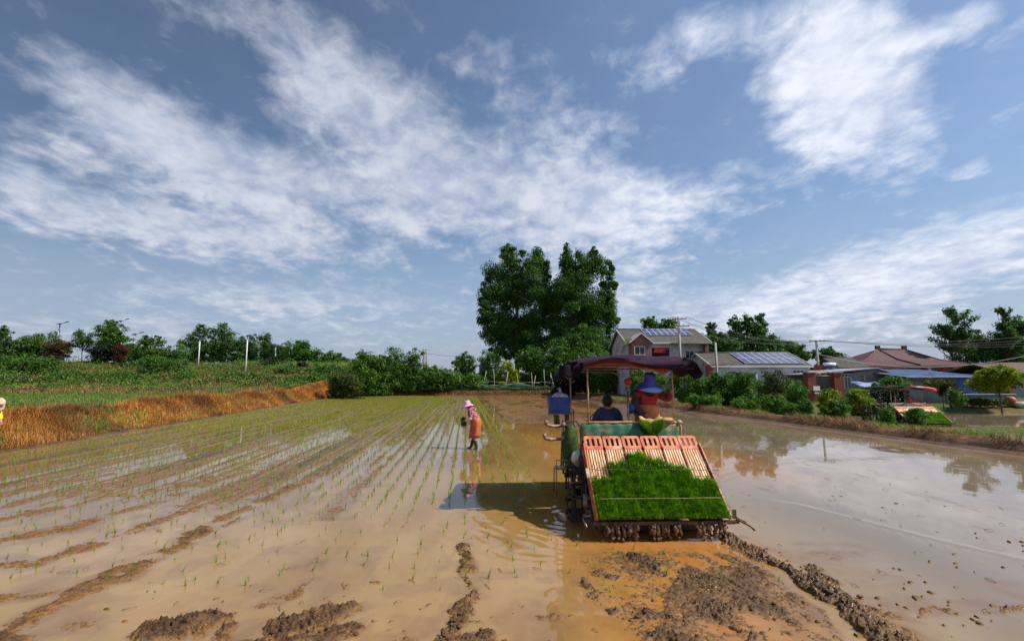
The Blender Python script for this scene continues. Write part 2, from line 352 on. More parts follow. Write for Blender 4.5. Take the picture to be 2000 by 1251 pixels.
ys = np.exp(np.linspace(math.log(2.2), math.log(72), 420)); us = np.linspace(-1, 1, 700)
def wet_grid(ys, us):
    Y = ys[None, :] * np.ones((len(us), 1)); xl = np.interp(ys, [2.2, 14.2, 64, 72], [-13.2, -16.6, -24.6, -26]); xr = np.interp(ys, [2.2, 14, 37, 50, 72], [17.4, 16.0, 12.8, 9.8, 9.0])
    # finer columns where the camera looks closely
    t = (us + 1) / 2; X = xl[None, :] + (xr - xl)[None, :] * t[:, None]; return X, Y
X, Y = wet_grid(ys, us)
def waves(X, Y):
    z = np.zeros_like(X)
    cx, cy = 1.15, 8.2; d = np.hypot(X - cx, (Y - cy) * 1.0); side = sst(1.3 - X, 0, .5) * sst(d, .2, .6) * (1 - sst(d, 1.6, 2.9))
    z += .0026 * np.sin(d * 26 + 14 * fbm(X * 1.3, Y * 2.2, 3)) * side * sst(9.4 - Y, 0, 1) * (.4 + fbm(X * 2 + 9, Y * 3, 2))
    # long bow wave crossing the open water
    P = [gnd(*p) for p in ((1440, 968), (1560, 985), (1700, 1020), (1850, 1058), (2000, 1092), (2200, 1135))]
    xs = np.array([p.x for p in P]); yy = np.array([p.y for p in P])
    yc = np.interp(X, xs, yy); dd = (Y - yc); on = sst(X, xs[0], xs[0] + .5)
    z += on * .0035 * (.3 + fbm(X * 1.2, Y * 2, 2)) * np.exp(-(dd / .14) ** 2) + on * .0016 * np.sin(dd * 40) * np.exp(-(np.abs(dd + .25) / .3) ** 2)
    z += .0012 * (fbm(X * 2.5, Y * 1.5, 2) - .5)
    return z
tag(fast_mesh('paddy_water', np.stack([X.ravel(), Y.ravel(), waves(X, Y).ravel()], 1), gridfaces(len(us), len(ys)), M_water, smooth=True), kind='structure')
wo = bpy.data.objects['paddy_water']; ca = wo.data.attributes.new('churn', 'FLOAT', 'POINT')
CH = sst(X, .2, 1.6) * (1 - sst(X - (2.8 - (6.6 - Y) * .25) - 1.2 * (fbm(X * .9, Y * .9 + 3, 3) - .5), -.5, .5)) * (1 - sst(Y, 7.0, 8.5)) * .9 + .75 * sst(-X, -1.9, -.9) * sst(X, -.4, .8) * (1 - sst(np.abs(Y - 8.6), .8, 2.0)) + .6 * sst(Y, 9, 13) * sst(rowx(X, Y), 1.8, 3) * (1 - sst(X, 5.5, 8))
CH += .8 * sst(fbm(X * .8 + 5, Y * .5, 3), .55, .68) * sst(sdist(X, Y), -3.5, -.5) * (X < 0)
ca.data.foreach_set('value', np.clip(CH, 0, 1).astype(np.float32).ravel())
# ------------------------------------------------------------------ mud standing out of the water
def seg_d(X, Y, pts):
    d = np.full(X.shape, 1e9); tt = np.zeros(X.shape); n = len(pts) - 1
    for k in range(n):
        a, b = pts[k], pts[k + 1]; ex, ey = b.x - a.x, b.y - a.y; t = np.clip(((X - a.x) * ex + (Y - a.y) * ey) / (ex * ex + ey * ey), 0, 1)
        q = np.hypot(X - a.x - t * ex, Y - a.y - t * ey); m = q < d; d = np.where(m, q, d); tt = np.where(m, (k + t) / n, tt)
    return d, tt
def G(*pp): return [gnd(*p) for p in pp]
RIDGES = [  # points, half width, height, roughness
    (G((-60, 1290), (60, 1205), (200, 1135), (335, 1072), (470, 995), (600, 938)), .16, .045, 1.0),
    (G((-40, 1182), (90, 1150)), .16, .03, 1.),
    (G((-40, 1100), (90, 1095), (240, 1040), (400, 985), (560, 915)), .11, .030, 1.),
    (G((-40, 1065), (150, 1025), (330, 970), (500, 915), (690, 870)), .16, .030, 1.),
    (G((320, 1225), (400, 1212)), .20, .075, 1.6), (G((470, 1235), (540, 1225), (600, 1212), (670, 1190)), .14, .078, 1.6),
    (G((430, 1262), (560, 1256), (700, 1225)), .10, .05, 1.3),
    (G((-40, 1020), (150, 985), (300, 955), (520, 905), (760, 848)), .15, .028, 1.), (G((-40, 975), (220, 925), (480, 880), (640, 850)), .16, .024, 1.), (G((640, 1010), (740, 915), (815, 850)), .12, .022, 1.),
    (G((180, 955), (300, 968), (440, 925)), .20, .030, 1.1), (G((-40, 925), (200, 895), (420, 862)), .2, .024, 1.), (G((690, 880), (760, 860), (850, 815)), .14, .024, 1.), (G((120, 1215), (190, 1225)), .10, .02, 1.), (G((560, 1110), (640, 1100)), .03, .015, 1.),
    (G((500, 1180), (570, 1165), (610, 1135)), .06, .02, 1.),
    (G((905, 1065), (912, 1095), (925, 1150), (915, 1175), (905, 1210), (880, 1235), (850, 1262)), .06, .05, 1.6),
    (G((880, 1262), (960, 1240)), .10, .06, 1.5),
    (G((960, 1262), (1060, 1250)), .08, .04, 1.3), (G((745, 1262), (810, 1235)), .05, .03, 1.4),
    (G((985, 1208), (1080, 1205)), .05, .02, 1.4),
    (G((1150, 1145), (1190, 1175), (1240, 1200), (1300, 1225), (1340, 1262)), .17, .066, 1.5),
    (G((1170, 1120), (1230, 1140), (1300, 1160)), .07, .045, 1.6),
    (G((1230, 1090), (1290, 1112), (1370, 1135), (1450, 1165), (1520, 1205), (1560, 1262)), .13, .058, 1.5),
    (G((1400, 1185), (1440, 1215), (1500, 1240)), .22, .072, 1.5),
    (G((1330, 1075), (1400, 1100), (1470, 1140), (1560, 1180)), .08, .035, 1.4),
    (G((1415, 1045), (1470, 1078), (1530, 1105), (1590, 1145), (1650, 1185), (1720, 1235), (1760, 1275)), .13, .085, 1.5),
    (G((1590, 1112), (1610, 1128)), .08, .05, 1.6),
    (G((1620, 1170), (1740, 1205)), .07, .03, 1.4),
    (G((1790, 1192), (1900, 1190), (2030, 1182)), .05, .035, 1.5),
]
TRENCH = G((1500, 1100), (1560, 1150), (1620, 1195), (1680, 1245), (1710, 1275))
def mud_h(X, Y):
    r = X + ROW * Y; f = fbm(X * 9, Y * 9, 5, .6) - .5; f2 = fbm(X * 30, Y * 30, 3, .6) - .5; f3 = fbm(X * 22 + 5, Y * 22, 4, .7) - .5
    warp = (fbm(X * .5, Y * .25, 3) - .5) * .5
    s1 = fbm((r + warp) * 1.5 + 40, Y * .05, 4, .55) - .5                # streaks along the rows
    s2 = fbm((r + warp * .5) * 4.2, Y * .14 + 20, 3, .6) - .5
    streak = s1 * .55 + s2 * .75
    leftness = sst(-r, 1.6, 4.5) * sst(Y, 6.2, 9.5) + sst(Y, 10, 14) * sst(-r, -2.4, -.2) * .95
    leftness = np.clip(leftness, 0, 1) * (1 - .55 * sst(r, .6, 2))
    farm = sst(Y, 20, 34) * (1 - sst(X, 3, 9))
    h = -.05 + leftness * .0505 + farm * .006 + (streak * .10 + f * .030 + f2 * .008) * np.clip(leftness + farm * .6, 0, 1)
    # unplanted mud beyond the machine
    um = sst(Y, 16, 24) * sst(r, 1.6, 2.6) * (1 - sst(X, 5.5, 9.5))
    um2 = um * (1 - sst(Y, 62, 68)); h = np.maximum(h, -.05 + um2 * (.052 + (fbm(X * .7, Y * .3, 4) - .5) * .07) + f * .012)
    # churned mud behind the machine
    wx = X + .22 * (fbm(X * 2.6 + 4, Y * 2.6, 3) - .5) + .10 * (fbm(X * 9, Y * 9 + 7, 3) - .5); wy = Y + .22 * (fbm(X * 2.6 + 44, Y * 2.6, 3) - .5) + .10 * (fbm(X * 9 + 31, Y * 9, 3) - .5)
    wk = sst(X, .45, 1.2) * (1 - sst(X - (3.0 + (6.6 - Y) * .28), -.15, .25)) * (1 - sst(Y, 6.3, 6.9))
    big = fbm(X * 1.6 + 8, Y * 1.3, 4, .6) - .5; rut = np.abs(fbm((X - .28 * (6.9 - Y)) * 3.1, Y * .45 + 3, 3) - .5)
    h = np.maximum(h, -.05 + wk * (.050 + big * .13 * sst(X, .6, 2.2) + (.06 - rut * .5) * .35 * sst(X, 1.5, 2.6) + f * .035 + f3 * .045 + f2 * .02))
    for pts, w_, hh, ro in RIDGES:
        m = (X > min(p.x for p in pts) - .6) & (X < max(p.x for p in pts) + .6) & (Y > min(p.y for p in pts) - .6) & (Y < max(p.y for p in pts) + .6)
        if not m.any(): continue
        d, t = seg_d(wx[m], wy[m], pts); ww = w_ * (1.35 if hh < .06 else 1.1) * (.6 + 1.7 * (fbm(X[m] * 2.2 + 3, Y[m] * 2.2, 3) - .2))
        bump = np.clip(1 - (d / np.maximum(ww, .02)) ** 2, -1.5, 1)
        brk = fbm(X[m] * 2.6 + 70, Y[m] * 2.6, 3); bump = bump * (sst(brk, .30, .55) if hh < .08 else 1) - .30 * (1 - sst(brk, .26, .46)) * (hh < .08)
        hm = .55 * hh * bump + ro * (.75 if hh < .06 else .85) * (.055 * f[m] + .075 * np.abs(f3[m]) * 1.6 + .03 * f2[m]) * np.clip(bump + .45, 0, 1) * min(1.0, .45 + hh * 8) - .014
        h[m] = np.maximum(h[m], hm)
    d, t = seg_d(wx, wy, TRENCH); h = h - .12 * np.exp(-(d / .05) ** 2)
    c_ = gnd(1590, 1075); c2_ = gnd(1700, 1130)
    h = np.maximum(h, -.05 + .044 * np.exp(-((X - c_.x) / 1.1) ** 2 - ((Y - c_.y) / .45) ** 2) * (.6 + 2.2 * (fbm(X * 3, Y * 5, 4, .65) - .42)) + .03 * np.exp(-((X - c2_.x) / .9) ** 2 - ((Y - c2_.y) / .4) ** 2) * (.6 + 2 * f))
    # isolated lumps and specks on open water
    sp = fbm(X * 11 + 13, Y * 13 + 31, 2, .7); reg = (1 - sst(Y, 9, 13)) * sst(fbm(X * .55 + 21, Y * .8, 3), .46, .60)
    thr = .80 - .05 * sst(X, 1, 5) - .05 * (1 - sst(Y, 5, 6))
    h = np.maximum(h, -.05 + (sst(sp, thr + .03, thr + .12)) * .066 * reg + f * .012)
    sd = -sdist(X, Y); h = np.minimum(h, .2); 
    edge = (1 - sst(sd, 0.0, .55 + .25 * fbm(X, Y, 2))); h = np.where(sd < 1.0, np.maximum(h, -.03 + edge * .10 + f * .02), h)
    return h
def mud_patch(name, X, Y, fine=False):
    Z = mud_h(X, Y); F = gridfaces(*X.shape); z = Z.ravel(); keep = z[F].max(1) > -.012
    if not fine: cx_, cy_ = X.ravel()[F].mean(1), Y.ravel()[F].mean(1); keep &= ~((np.abs(cx_) < 7) & (cy_ < 7.6))
    F = F[keep]; used = np.unique(F); mp = np.full(z.size, -1); mp[used] = np.arange(len(used))
    V = np.stack([X.ravel(), Y.ravel(), z], 1)[used]
    return tag(fast_mesh(name, V, mp[F], M_mud, smooth=True), kind='structure')
mud_patch('mud', *wet_grid(np.exp(np.linspace(math.log(3.6), math.log(71), 760)), np.linspace(-1, 1, 1500)))
mud_patch('mud', *np.meshgrid(np.arange(-7, 7.005, .0105), np.exp(np.linspace(math.log(3.7), math.log(7.6), 460)), indexing='ij'), True)
sh_ = wo.data.attributes.new('shallow', 'FLOAT', 'POINT'); sh_.data.foreach_set('value', sst(mud_h(X, Y), -.040, -.004).astype(np.float32).ravel())
# ------------------------------------------------------------------ blades and leaves
def blades(P, h, w, lean, n_seg=2, rg=rng, up=None):
    """P (n,3) roots; bent tapering blades. returns V,F"""
    n = len(P); az = rg.uniform(0, 2 * np.pi, n); h = np.broadcast_to(h, n); w = np.broadcast_to(w, n); lean = np.broadcast_to(lean, n)
    d = np.stack([np.cos(az), np.sin(az), np.zeros(n)], 1); s = np.stack([-np.sin(az), np.cos(az), np.zeros(n)], 1); U = np.array([0, 0, 1.0]) if up is None else np.asarray(up)
    V = []
    for k in range(n_seg + 1):
        t = k / n_seg; c = P + U * (h * t * (1 - .25 * lean * t))[:, None] + d * (h * lean * t * t)[:, None]; ww = (w * (1 - t * .86) / 2)[:, None]
        V += [c - s * ww, c + s * ww]
    V = np.stack(V, 1).reshape(-1, 3); m = 2 * (n_seg + 1); b = (np.arange(n) * m)[:, None]
    F = np.concatenate([b + np.array([[2 * k, 2 * k + 1, 2 * k + 3, 2 * k + 2]]) for k in range(n_seg)], 0)
    return V, F
def leaf_quads(P, size, rg=rng, flat=0.35, aspect=.62):
    n = len(P); size = np.broadcast_to(size, n)
    nrm = rg.normal(size=(n, 3)); nrm[:, 2] = np.abs(nrm[:, 2]) + flat; nrm /= np.linalg.norm(nrm, axis=1)[:, None]
    t = rg.normal(size=(n, 3)); t -= (t * nrm).sum(1)[:, None] * nrm; t /= np.linalg.norm(t, axis=1)[:, None] + 1e-9; b = np.cross(nrm, t)
    L = (size / 2)[:, None]; W = L * aspect
    V = np.stack([P - t * L, P + b * W - t * L * .1, P + t * L, P - b * W - t * L * .1], 1).reshape(-1, 3)
    return V, np.arange(4 * n).reshape(n, 4)
# ------------------------------------------------------------------ rice seedlings
M_rice = leafmat('rice_leaf', (.11, .22, .015), (.26, .40, .04), trans=.35, scale=.8)
M_ricefar = leafmat('rice_leaf_far', (.20, .26, .02), (.36, .40, .05), trans=.35, scale=.8)
hills = []
for k in range(-82, 6):
    r0 = .3 * k + .02
    s = 5.0
    while s < 66:
        s += .165 * random.uniform(.8, 1.2)
        x = r0 - ROW * s + random.gauss(0, .018); y = s
        if y > 18 and r0 > 0: x -= .0022 * (y - 18) * 2 * r0 * .4
        if r0 > 1.75 and y > 0: continue
        hills.append((x, y))
for k in range(6):                                   # freshly set rows behind the planter
    s = 4.9 if k > 2 else 5.1
    while s < 6.5:
        s += .17 * random.uniform(.8, 1.3)
        if random.random() < .35: continue
        hills.append((2.05 + .3 * k - ROW * s + random.gauss(0, .03) - .1, s))
H = np.array(hills); sd = sdist(H[:, 0], H[:, 1]); H = H[sd < -.5]
near = rng.random(len(H)) < np.interp(H[:, 1], [5, 7, 9, 14], [.30, .42, .62, .90])
edge = (H[:, 1] > 5.3 + .5 * np.sin(H[:, 0] * 2.1)) | (H[:, 0] > .8); H = H[near & edge]
mh = mud_h(H[:, 0][:, None], H[:, 1][:, None]).ravel(); HZ = np.maximum(mh, -.01)
front = np.abs(H[:, 0] / H[:, 1]) < 1.06
order = np.argsort(np.where(front, H[:, 1], 1e9)); near_i, rest = order[:300], order[300:]
protos = []
for q in range(10):
    nb = random.randint(5, 9); P = rng.normal(0, .007, (nb, 3)); P[:, 2] = 0
    V, F = blades(P, rng.uniform(.10, .19, nb), rng.uniform(.006, .010, nb), rng.uniform(.15, .75, nb), 3)
    me_o = fast_mesh('rice_seedling', V, F, M_rice); protos.append(me_o.data); bpy.data.objects.remove(me_o)
for q, i in enumerate(near_i):
    o = bpy.data.objects.new('rice_seedling', protos[q % 10]); COL.objects.link(o); o.location = (H[i, 0], H[i, 1], HZ[i]); o.rotation_euler = (random.gauss(0, .18), random.gauss(0, .18), random.uniform(0, 6.28))
    s = random.uniform(.5, .9); o.scale = (s, s, s)
    tag(o, 'one small tuft of thin green rice leaves among the nearest planted ones', 'rice seedling', 'nearest rice seedlings planted in rows')
def many_hills(idx, nb, name, mt, label, wide):
    P = np.repeat(np.stack([H[idx, 0], H[idx, 1], HZ[idx]], 1), nb, 0); n = len(P); P[:, :2] += rng.normal(0, .009, (n, 2))
    V, F = blades(P, rng.uniform(.08, .16, n), wide * rng.uniform(.8, 1.3, n), rng.uniform(.1, .7, n), 2)
    tag(fast_mesh(name, V, F, mt), label, 'rice plants', kind='stuff')
mid = rest[H[rest, 1] < 22]; farr = rest[H[rest, 1] >= 22]
many_hills(mid, 6, 'rice_plants', M_rice, 'rows of young rice set in wet mud around the field worker', .008)
many_hills(farr, 6, 'rice_plants', M_ricefar, 'far yellow-green rows of young rice below the bank and fence', .015)
# straw bits and clods
mc = MB()
for pts, w_, hh, ro in RIDGES:
    if hh < .05 or ro < 1.3: continue
    L = sum((pts[i + 1] - pts[i]).length for i in range(len(pts) - 1)); nC = int(L * 50 * (hh / .06) ** .7)
    for _ in range(nC):
        t = random.random() * (len(pts) - 1); i = int(t); p = pts[i].lerp(pts[i + 1], t - i); rr = random.uniform(.005, .011) + random.random() ** 4 * .016
        x, y = p.x + random.gauss(0, w_ * 1.1), p.y + random.gauss(0, w_ * 1.1)
        z = float(mud_h(np.array([[x]]), np.array([[y]]))[0, 0])
        if z < -.012 and random.random() < .85: continue
        z = max(z, -.01); mc.ball((x, y, z + rr * .25), rr, 6, (random.uniform(.8, 1.6), random.uniform(.7, 1.3), random.uniform(.6, 1.0)), .3)
mc.build('mud_clods', M_mud, label='broken brown mud clods along the wheel tracks and ridges', cat='mud clods', kind='stuff', recalc=False)
M_straw = mat('straw', (.16, .10, .05), (.30, .21, .10), 4, .7)
st = MB()
for _ in range(150):
    y = 4.4 * math.exp(random.random() * 1.0); x = random.uniform(-1.0, 1.05) * y; a = random.uniform(0, 3.14); l = random.uniform(.03, .13)
    if -.2 < 0: st.tube([(x, y, .006), (x + l * .5 * math.cos(a), y + l * .5 * math.sin(a), .012 + random.random() * .02), (x + l * math.cos(a), y + l * math.sin(a), .008)], .0035, 4)
st.build('straw_litter', M_straw, label='short bits of dark straw floating on the muddy water', cat='straw litter', kind='stuff')
# ------------------------------------------------------------------ grasses on the banks
M_dry = leafmat('dry_grass', (.24, .085, .020), (.74, .33, .075), (.20, .080, .030), trans=.2, scale=.7)
M_grn = leafmat('green_weeds', (.07, .18, .012), (.19, .36, .03), (.28, .32, .05), trans=.3, scale=.5)
M_brn = leafmat('withered_weeds', (.16, .075, .03), (.38, .20, .09), trans=.15, scale=.8)
def on_ground(x, y, mask, lim=None):
    k = mask; x, y = x[k], y[k]; return np.stack([x, y, terr(x, y) - .02], 1)
n = 90000; y = 3 + 66 * rng.random(n) ** 1.35; xl = np.interp(y, [2.4, 14.2, 64, 69], [-12.5, -15.6, -23.5, -21]); dd = rng.random(n) ** .8 * 3.3 - .22; x = xl - dd
den = fbm(x * .5, y * .5, 3); wid = np.interp(y, [5, 20, 66], [.014, .020, .045]); P = on_ground(x, y, np.ones(n, bool))
V, F = blades(P, rng.uniform(.10, .42, n) * (.15 + 1.6 * den) * np.interp(y, [0, 40, 66], [1, 1.15, 1.7]), wid, rng.uniform(.3, 1.3, n), 2)
tag(fast_mesh('dry_grass', V, F, M_dry), 'tangled orange dry grass covering the left bank of the paddy', 'dry grass', kind='stuff')
n = 9000; y = 4 + 60 * rng.random(n) ** 1.2; xl = np.interp(y, [2.4, 14.2, 64, 69], [-12.5, -15.6, -23.5, -21]); x = xl - rng.random(n) * 3; k = fbm(x * .8 + 19, y * .5, 3) > .52; P = on_ground(x, y, k)
V, F = blades(P, rng.uniform(.12, .38, len(P)), .025, rng.uniform(.2, 1.0, len(P)), 2)
tag(fast_mesh('green_weeds', V, F, M_grn), 'sparse green weeds poking through the orange dry grass', 'weeds', kind='stuff')
n = 26000; y = 4 + 60 * rng.random(n) ** 1.2; xl = np.interp(y, [2.4, 14.2, 64, 69], [-12.5, -15.6, -23.5, -21]); x = xl - 2.6 - rng.random(n) * 2.2 ; k = fbm(x * .4 + 9, y * .4, 3) > .47; P = on_ground(x, y, k)
V, F = blades(P, rng.uniform(.12, .40, len(P)), .03, rng.uniform(.2, 1.0, len(P)), 2)
tag(fast_mesh('green_weeds', V, F, M_grn), 'low green weeds behind the dry grass bank', 'weeds', kind='stuff')
# terraces and slope on the left
n = 80000; x = -12 - 110 * rng.random(n); y = 24 + 80 * rng.random(n) ** .8; k = (sdist(x, y) > 3.5) & (fbm(x * .16 + 3, y * .3, 3) > .44) & (np.abs(x / y) < 1.25); P = on_ground(x, y, k)
g = fbm(P[:, 0] * .1, P[:, 1] * .2, 2); V, F = blades(P, rng.uniform(.15, .45, len(P)) * np.interp(P[:, 1], [60, 75], [.7, 1.5]), .07, rng.uniform(.2, .9, len(P)), 2)
tag(fast_mesh('green_weeds', V, F, M_grn), 'green ground cover on the terraces and the slope to the left', 'weeds', kind='stuff')
n = 60000; x = -16 - 70 * rng.random(n); y = 20 + 40 * rng.random(n) ** .8; k = (sdist(x, y) > 3.2) & (np.abs(x / y) < 1.25); P = on_ground(x, y, k)
V, F = blades(P, rng.uniform(.06, .30, len(P)) * (.4 + 1.2 * fbm(P[:, 0] * .3, P[:, 1] * .5, 3)), .05, rng.uniform(.2, .9, len(P)), 2)
tag(fast_mesh('green_weeds', V, F, leafmat('field_green', (.06, .12, .015), (.17, .26, .04), (.22, .22, .07), trans=.3, scale=.4)), 'bright green strip of field between the dry grass bank and the slope', 'weeds', kind='stuff')
n = 40000; x = -14 - 100 * rng.random(n); y = 58 + 34 * rng.random(n); k = (sdist(x, y) > 3) & (fbm(x * .16 + 30, y * .45, 3) > .52); P = on_ground(x, y, k)
V, F = blades(P, rng.uniform(.25, .7, len(P)), .08, rng.uniform(.2, 1.2, len(P)), 2)
tag(fast_mesh('withered_weeds', V, F, M_brn), 'brown withered weeds in bands on the left slope', 'weeds', kind='stuff')
n = 150000; x = -14 - 110 * rng.random(n); y = 60 + 34 * rng.random(n); md = fbm(x * .28 + 60, y * .55, 3); k = (sdist(x, y) > 3.5) & (md > .525); P = on_ground(x, y, k); P[:, 2] += rng.random(len(P)) * (md[k] - .50) * 8
V, F = leaf_quads(P, rng.uniform(.14, .34, len(P)), rng); tag(fast_mesh('undergrowth', V, F, leafmat('undergrowth_leaf', (.035, .085, .012), (.11, .21, .025), (.20, .14, .05), trans=.2, scale=.35)), 'tangled dark green undergrowth mounding over the left slope', 'undergrowth', kind='stuff')
# right dike
n = 26000; y = 6 + 46 * rng.random(n); xr = np.interp(y, [2.4, 14, 37, 50], [16.6, 15.2, 12.0, 8.8]); x = xr + .3 + 1.9 * rng.random(n); k = fbm(x * .8, y * .5, 3) > np.interp(y, [12, 22], [.56, .42]); P = on_ground(x, y, k)
V, F = blades(P, rng.uniform(.08, .34, len(P)), .018, rng.uniform(.2, 1.2, len(P)), 2)
tag(fast_mesh('withered_weeds', V, F, M_brn), 'short brown withered weeds on the right dike', 'weeds', kind='stuff')
n = 60000; x = 13.5 + 34 * rng.random(n); y = 12 + 34 * rng.random(n); k = (sdist(x, y) > 1.6) & (fbm(x * .3 + 3, y * .5, 3) > .47) & ~((y > 25.8) & (y < 37.5) & (x > 18.5)); P = on_ground(x, y, k)
V, F = blades(P, rng.uniform(.06, .24, len(P)), .022, rng.uniform(.2, .9, len(P)), 2)
tag(fast_mesh('green_weeds', V, F, M_grn), 'short yellow-green grass on the wet plot beyond the right dike', 'weeds', kind='stuff')
n = 22000; y = 8 + 44 * rng.random(n); xr = np.interp(y, [2.4, 14, 37, 50], [16.6, 15.2, 12.0, 8.8]); x = xr + .7 + 2.2 * rng.random(n); k = fbm(x * .9 + 40, y * .6, 3) > .50; P = on_ground(x, y, k)
V, F = blades(P, rng.uniform(.08, .30, len(P)), .02, rng.uniform(.2, 1.1, len(P)), 2)
tag(fast_mesh('green_weeds', V, F, M_grn), 'patchy green weeds on the verge under the dike shrubs', 'weeds', kind='stuff')
# far bank
n = 12000; x = -22 + 32 * rng.random(n); y = 68.8 + 2.6 * rng.random(n); P = on_ground(x, y, sdist(x, y) > .1)
V, F = blades(P, rng.uniform(.1, .5, len(P)), .06, rng.uniform(.2, 1.2, len(P)), 2)
tag(fast_mesh('withered_weeds', V, F, M_brn), 'reddish withered weeds on the far bank below the stick fence', 'weeds', kind='stuff')
# second paddy on the right
def pl2(u, v): return (18.5 + 42 * u, 25.6 + 12.2 * v, -.30 + .002 * math.sin(40 * u) * math.sin(17 * v))
MB().sheet(pl2, 60, 20).build('paddy_water', M_water, kind='structure')
# ------------------------------------------------------------------ rice transplanter
MO = Vector((2.12, 6.95, 0)); MYAW = R(2.2)
M_red = mat('faded_red_paint', (.55, .085, .045), (.66, .25, .11), 9, .5, .25, c3=(.62, .34, .20))
M_cream = mat('worn_cream_plate', (.76, .62, .44), (.68, .36, .14), 4.5, .45, .2, stretch=(6, 1, 1), c3=(.60, .26, .10), lo=.38, hi=.60)
M_darkred = mat('dark_red_and_lane_shade', (.22, .03, .025), (.30, .08, .04), 9, .5)
M_metal = mat('dull_steel', (.28, .26, .24), (.16, .12, .09), 14, .4, .1, metal=.7)
M_dark = mat('oily_dark_iron', (.018, .016, .014), (.06, .042, .03), 9, .6, .3)
M_rust = mat('rusty_bar', (.20, .085, .04), (.34, .18, .09), 12, .7, .3)
M_tan = mat('painted_pipe', (.50, .33, .17), (.42, .20, .09), 8, .5)
M_pgreen = mat('worn_green_paint', (.02, .12, .06), (.035, .17, .085), 5, .55, .15, c3=(.36, .22, .10), stretch=(1, 1, 1.6), lo=.4, hi=.6, c3t=(.44, .60))
M_mudc = mat('caked_mud', (.10, .055, .028), (.26, .15, .08), 18, .55, .8, bscale=40)
M_purple = mat('purple_tarpaulin', (.022, .008, .027), (.042, .015, .044), 3, .85, .3, spec=.2)
M_redcl = mat('brick_red_cloth', (.42, .055, .022), (.56, .10, .04), 4, .8, .2)
M_blackcl = mat('black_cloth', (.006, .005, .008), (.014, .011, .018), 5, .85, .2, spec=.15)
M_bluecl = mat('blue_cloth', (.02, .06, .30), None, 3, .7)
M_white = mat('off_white_enamel', (.60, .56, .48), (.38, .32, .24), 6, .4, c3=(.20, .13, .08))
M_moss = mat('mossy_green_cover', (.02, .045, .008), (.06, .11, .015), 16, .9, .8, bscale=50)
M_wood = mat('grey_wood', (.16, .12, .08), (.26, .20, .14), 8, .8, .3)
cs, sn = .731, .682
def TR(a, b, c=0.0): return Vector((a, cs * b - sn * c, .30 + sn * b + cs * c))
TB = Matrix(((1, 0, 0), (0, cs, -sn), (0, sn, cs)))
def tbox(mb, a, b, c, sa, sb, sc_): mb.box(TR(a, b, c), (sa, sb, sc_), TB)
